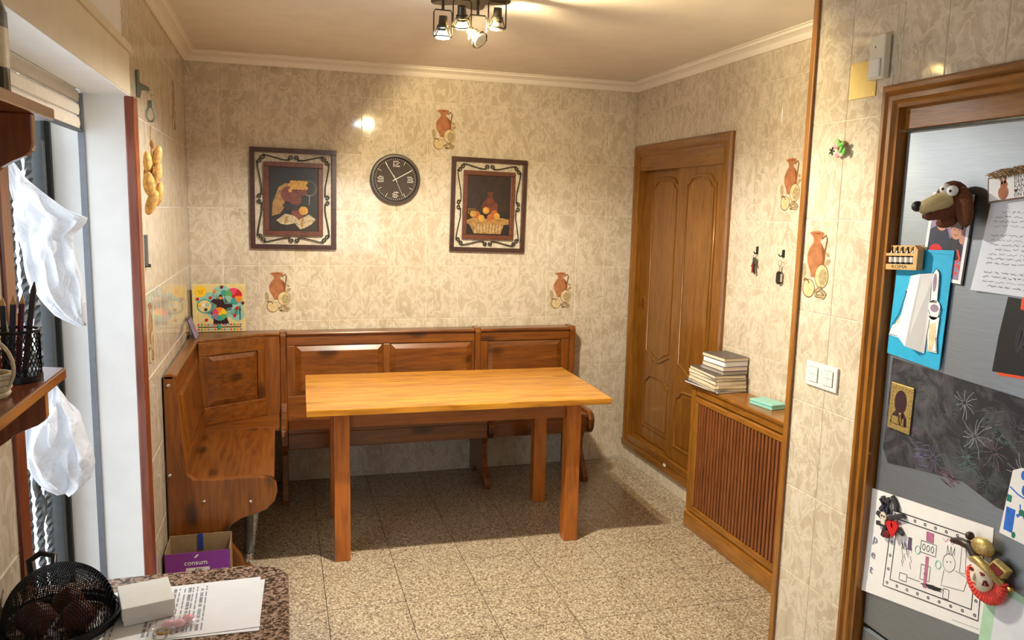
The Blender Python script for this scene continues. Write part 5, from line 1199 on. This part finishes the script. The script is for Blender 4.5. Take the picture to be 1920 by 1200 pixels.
MB().box(-0.010, 0.012, by1 + 1.385 - 0.006, by1 + 1.385 - 0.003, 0.16, 0.234).build('tape', 'tape_blue', t)

# ------------------------------------------------------------------ granite counter and what lies on it
ct = thing('kitchen_counter', 'brown speckled granite counter corner in the foreground', 'counter', (-2.55, -4.2, 0.0))
MB().prism([(XL + 0.001, -5.6), (-2.278, -5.6), (-2.278, -3.204), (-2.300, -3.165), (-2.370, -3.140), (XL + 0.001, -3.140)], 0.870, 0.900).build('worktop', 'counter_granite', ct, world=True, bevel=0.004)
MB().box(XL + 0.002, -2.315, -5.58, -3.20, 0.10, 0.868).build('cabinet_body', 'cabinet', ct, world=True); MB().box(XL + 0.002, -2.36, -5.58, -3.26, 0.0, 0.10).build('plinth', 'black', ct, world=True)
def paper(name, label, x, y, z, w, d, rot, lines):
    t = thing(name, label, 'paper', (x, y, z), math.radians(rot)); p = MB().box(-w / 2, w / 2, -d / 2, d / 2, 0, 0.0008).build('sheet', 'paper', t)
    if lines:
        m = MB()
        for k, px in enumerate(lines):
            yy = -d / 2 + 0.015
            while yy < d / 2 - 0.02:
                l = rr.uniform(0.006, 0.03); l = min(l, d / 2 - 0.015 - yy); m.mat(k % 3 == 0); m.box(px, px + (0.006 if k % 3 == 0 else 0.0028), yy, yy + l, 0.0008, 0.0010); yy += l + rr.uniform(0.002, 0.008)
        tag(m.build('printed_text', ['ink_light', 'chalk_white'], p), kind='stuff')
    return t
paper('document', 'bottom white page of the papers on the granite counter', -2.478, -3.322, 0.9003, 0.297, 0.21, -2, None)
paper('document', 'printed white page lying on the granite counter beside the small box', -2.482, -3.318, 0.9014, 0.297, 0.21, 1, [-0.135, -0.125, -0.115, -0.06, -0.05, -0.04, -0.02, -0.01, 0.0, 0.008, 0.016, 0.024, 0.032, 0.042])
t = thing('gift_box', 'small white lidded box on the printed page', 'box', (-2.545, -3.305, 0.9032), math.radians(14))
MB().box(-0.044, 0.044, -0.050, 0.050, 0, 0.022).build('body', 'white_plastic', t, bevel=0.001); MB().box(-0.046, 0.046, -0.052, 0.052, 0.012, 0.036).build('lid', 'white_plastic', t, bevel=0.0015)
t = thing('jewellery_bag', 'clear little bag with pink trinkets on the printed page', 'bag', (-2.478, -3.385, 0.9032), math.radians(20))
m = MB()
for i in range(3): m.ball((-0.018 + 0.018 * i, 0.004 * (-1) ** i, 0.008), (0.012, 0.010, 0.007), 10, 7)
m.build('trinkets', 'pink', t, smooth=60)
ring(MB(), (-0.030, -0.012, 0.006), 0.011, 0.0025, (1, 0, 0), (0, 1, 0)).build('ring', 'brass', t, smooth=60)
MB().ball((-0.008, -0.002, 0.008), (0.045, 0.026, 0.0075), 16, 8).build('film', 'clear_plastic', t, smooth=60)
# mesh dome
t = thing('mesh_cover', 'black wire mesh dome with rim and loop handle on the counter', 'mesh cover', (-2.690, -3.325, 0.9004))
RR = 0.094
MB().tube([(RR * math.cos(a), RR * math.sin(a), 0.010) for a in [2 * PI * i / 48 for i in range(48)]], 0.008, 8, True).build('rim', 'mesh_black', t, smooth=60)
MB().tube([((RR + .008) * math.cos(a), (RR + .008) * math.sin(a), 0.018) for a in [2 * PI * i / 48 for i in range(48)]], 0.003, 6, True).build('rim_bead', 'mesh_black', t, smooth=60)
m = MB(); n = 52
def dome(u, v): r2 = u * u + v * v; return (RR * u, RR * v, 0.012 + 0.105 * math.sqrt(max(0.0, 1 - r2)) ** 0.9)
for ax in (0, 1):
    for i in range(-n // 2 + 1, n // 2):
        c = i / (n / 2); L_ = math.sqrt(max(0, 1 - c * c))
        P = [dome(*((c, L_ * (-1 + 2 * k / 22)) if ax else (L_ * (-1 + 2 * k / 22), c))) for k in range(23)]
        m.tube(P, 0.00085, 3)
tag(m.build('mesh', 'mesh_black', t), 'fine woven wire mesh', kind='stuff')
MB().tube([(-0.055, 0.040, 0.086), (-0.062, 0.056, 0.108), (-0.045, 0.068, 0.118), (-0.020, 0.064, 0.112), (-0.018, 0.042, 0.096)], 0.006, 8).build('handle', 'mesh_black', t, smooth=60)
for x, y, r in ((-0.034, -0.022, 0.034), (0.036, -0.026, 0.032), (0.004, 0.042, 0.030)):
    b = thing('onion', {0.034: 'brown onion under the mesh dome, nearest the wall', 0.032: 'brown onion under the mesh dome, nearest the white box', 0.030: 'smallest brown onion at the back under the mesh dome'}[r], 'onion', (t.location.x + x, t.location.y + y, 0.9004), group='onions under the mesh dome')
    MB().lathe([(0.0, 0.0), (r * .5, 0.002), (r, r * .8), (r * .75, r * 1.4), (r * .2, r * 1.75), (0.0, r * 1.9)], n=16).build('bulb', 'onion', b, smooth=60)

# ------------------------------------------------------------------ little wooden shelves on the left
def shelf(label, z, zb, y0, y1, xo):
    s = thing('wall_shelf', label, 'shelf', (XL, (y0 + y1) / 2, z))
    MB().prism([(XL + 0.001, y0), (xo, y0), (xo, y1), (XL + 0.001, y1 + 0.05)], z - 0.020, z).build('board', 'shelf_y', s, world=True, bevel=0.003)
    h = zb
    zz = z - 0.020
    P = [(XL + 0.001, zz), (xo - 0.005, zz), (xo - 0.005, zz - h * 0.40), (xo - 0.008, zz - h * 0.46), (xo - 0.018, zz - h * 0.53), (xo - 0.036, zz - h * 0.60), (xo - 0.052, zz - h * 0.68), (xo - 0.064, zz - h * 0.78), (xo - 0.078, zz - h * 0.88), (xo - 0.10, zz - h * 0.95), (XL + 0.001, zz - h)]
    MB().prism(P, y1 - 0.118, y1 - 0.098, 'y').build('bracket', 'shelf_z', s, world=True, bevel=0.002)
    return s
shelf('upper brown wooden wall shelf holding a bottle', 1.845, 0.125, -4.05, -3.335, -2.650)
shelf('lower brown wooden wall shelf holding the pencil cup', 1.398, 0.10, -4.05, -3.352, -2.650)
t = thing('pencil_cup', 'black wire mesh cup full of pencils on the lower shelf', 'cup', (-2.700, -3.452, 1.3985))
m = MB(); r_ = 0.037; hc = 0.082
for i in range(30):
    for s_ in (-1, 1):
        m.tube([(r_ * math.cos(2 * PI * i / 30 + s_ * k / 8 * 1.1), r_ * math.sin(2 * PI * i / 30 + s_ * k / 8 * 1.1), 0.006 + (hc - 0.01) * k / 8) for k in range(9)], 0.0009, 3)
tag(m.build('mesh', 'mesh_black', t), kind='stuff')
MB().tube([(r_ * math.cos(a), r_ * math.sin(a), hc) for a in [2 * PI * i / 28 for i in range(28)]], 0.0028, 6, True).build('rim', 'mesh_black', t, smooth=60)
MB().disc((0, 0), r_ + 0.002, 0.0, 0.010, 28).build('base', 'mesh_black', t)
for i, (x, y, dx, dy, h, mt, lb) in enumerate(((0.018, 0.0, 0.016, 0.004, 0.150, 'pencil_dark', 'tall dark pencil leaning right out of the mesh cup'), (0.004, 0.01, 0.010, 0.0, 0.128, 'pencil_wine', 'wine red pencil standing in the mesh cup'), (-0.004, 0.0, 0.008, 0.0, 0.128, 'navy', 'navy pencil in the middle of the mesh cup'), (-0.016, 0.008, 0.002, 0.0, 0.125, 'black', 'black dotted pencil standing in the mesh cup'), (-0.022, -0.006, -0.004, 0.0, 0.110, 'pencil_red', 'short red and orange pencil in the mesh cup'), (-0.012, 0.020, -0.012, 0.004, 0.124, 'pencil_green', 'pale green pencil at the left of the mesh cup'))):
    p = thing('pencil', lb, 'pencil', (t.location.x + x - dx * 0.3, t.location.y + y, 1.409), group='pencils in the mesh cup')
    A, Bv = Vector((0, 0, 0)), Vector((dx * 1.3, dy, h)); d = (Bv - A).normalized()
    MB().tube([A, Bv - d * 0.014], 0.0046, 6).build('shaft', mt, p); MB().tube([Bv - d * 0.014, Bv], [0.0044, 0.0008], 6).build('tip', 'magnet_wood' if i else 'board_trunk', p)
t = thing('wicker_basket', 'pale wicker basket with hoop handle at the shelf edge', 'basket', (-2.712, -3.575, 1.3985))
MB().tube([(0.048 * math.cos(a), -0.008, 0.045 + 0.050 * math.sin(a)) for a in [2 * PI * i / 26 for i in range(26)]], 0.0028, 6, True).build('hoop', 'wicker', t, smooth=60)
for k in range(4): MB().tube([((0.036 + 0.002 * k) * math.cos(a), 0.032 * math.sin(a), 0.006 + 0.009 * k) for a in [2 * PI * i / 20 for i in range(20)]], 0.0042, 6, True).build('weave', 'wicker', t, smooth=60)
MB().disc((0, 0), 0.035, 0.0, 0.005, 20).build('base', 'wicker', t)
t = thing('glass_bottle', 'dark bottle with pale label cut by the upper shelf edge', 'bottle', (-2.715, -3.455, 1.8455))
MB().lathe([(0.0, 0.0), (0.034, 0.0), (0.034, 0.13), (0.026, 0.155), (0.013, 0.175), (0.013, 0.24), (0.0, 0.24)], n=24).build('body', 'bottle_glass', t, smooth=40)
MB().lathe([(0.0345, 0.045), (0.0345, 0.105)], n=24).build('paper_label', 'book_cream', t, smooth=40); MB().lathe([(0.0345, 0.105), (0.0345, 0.13)], n=24).build('upper_label', 'book_grey', t, smooth=40)
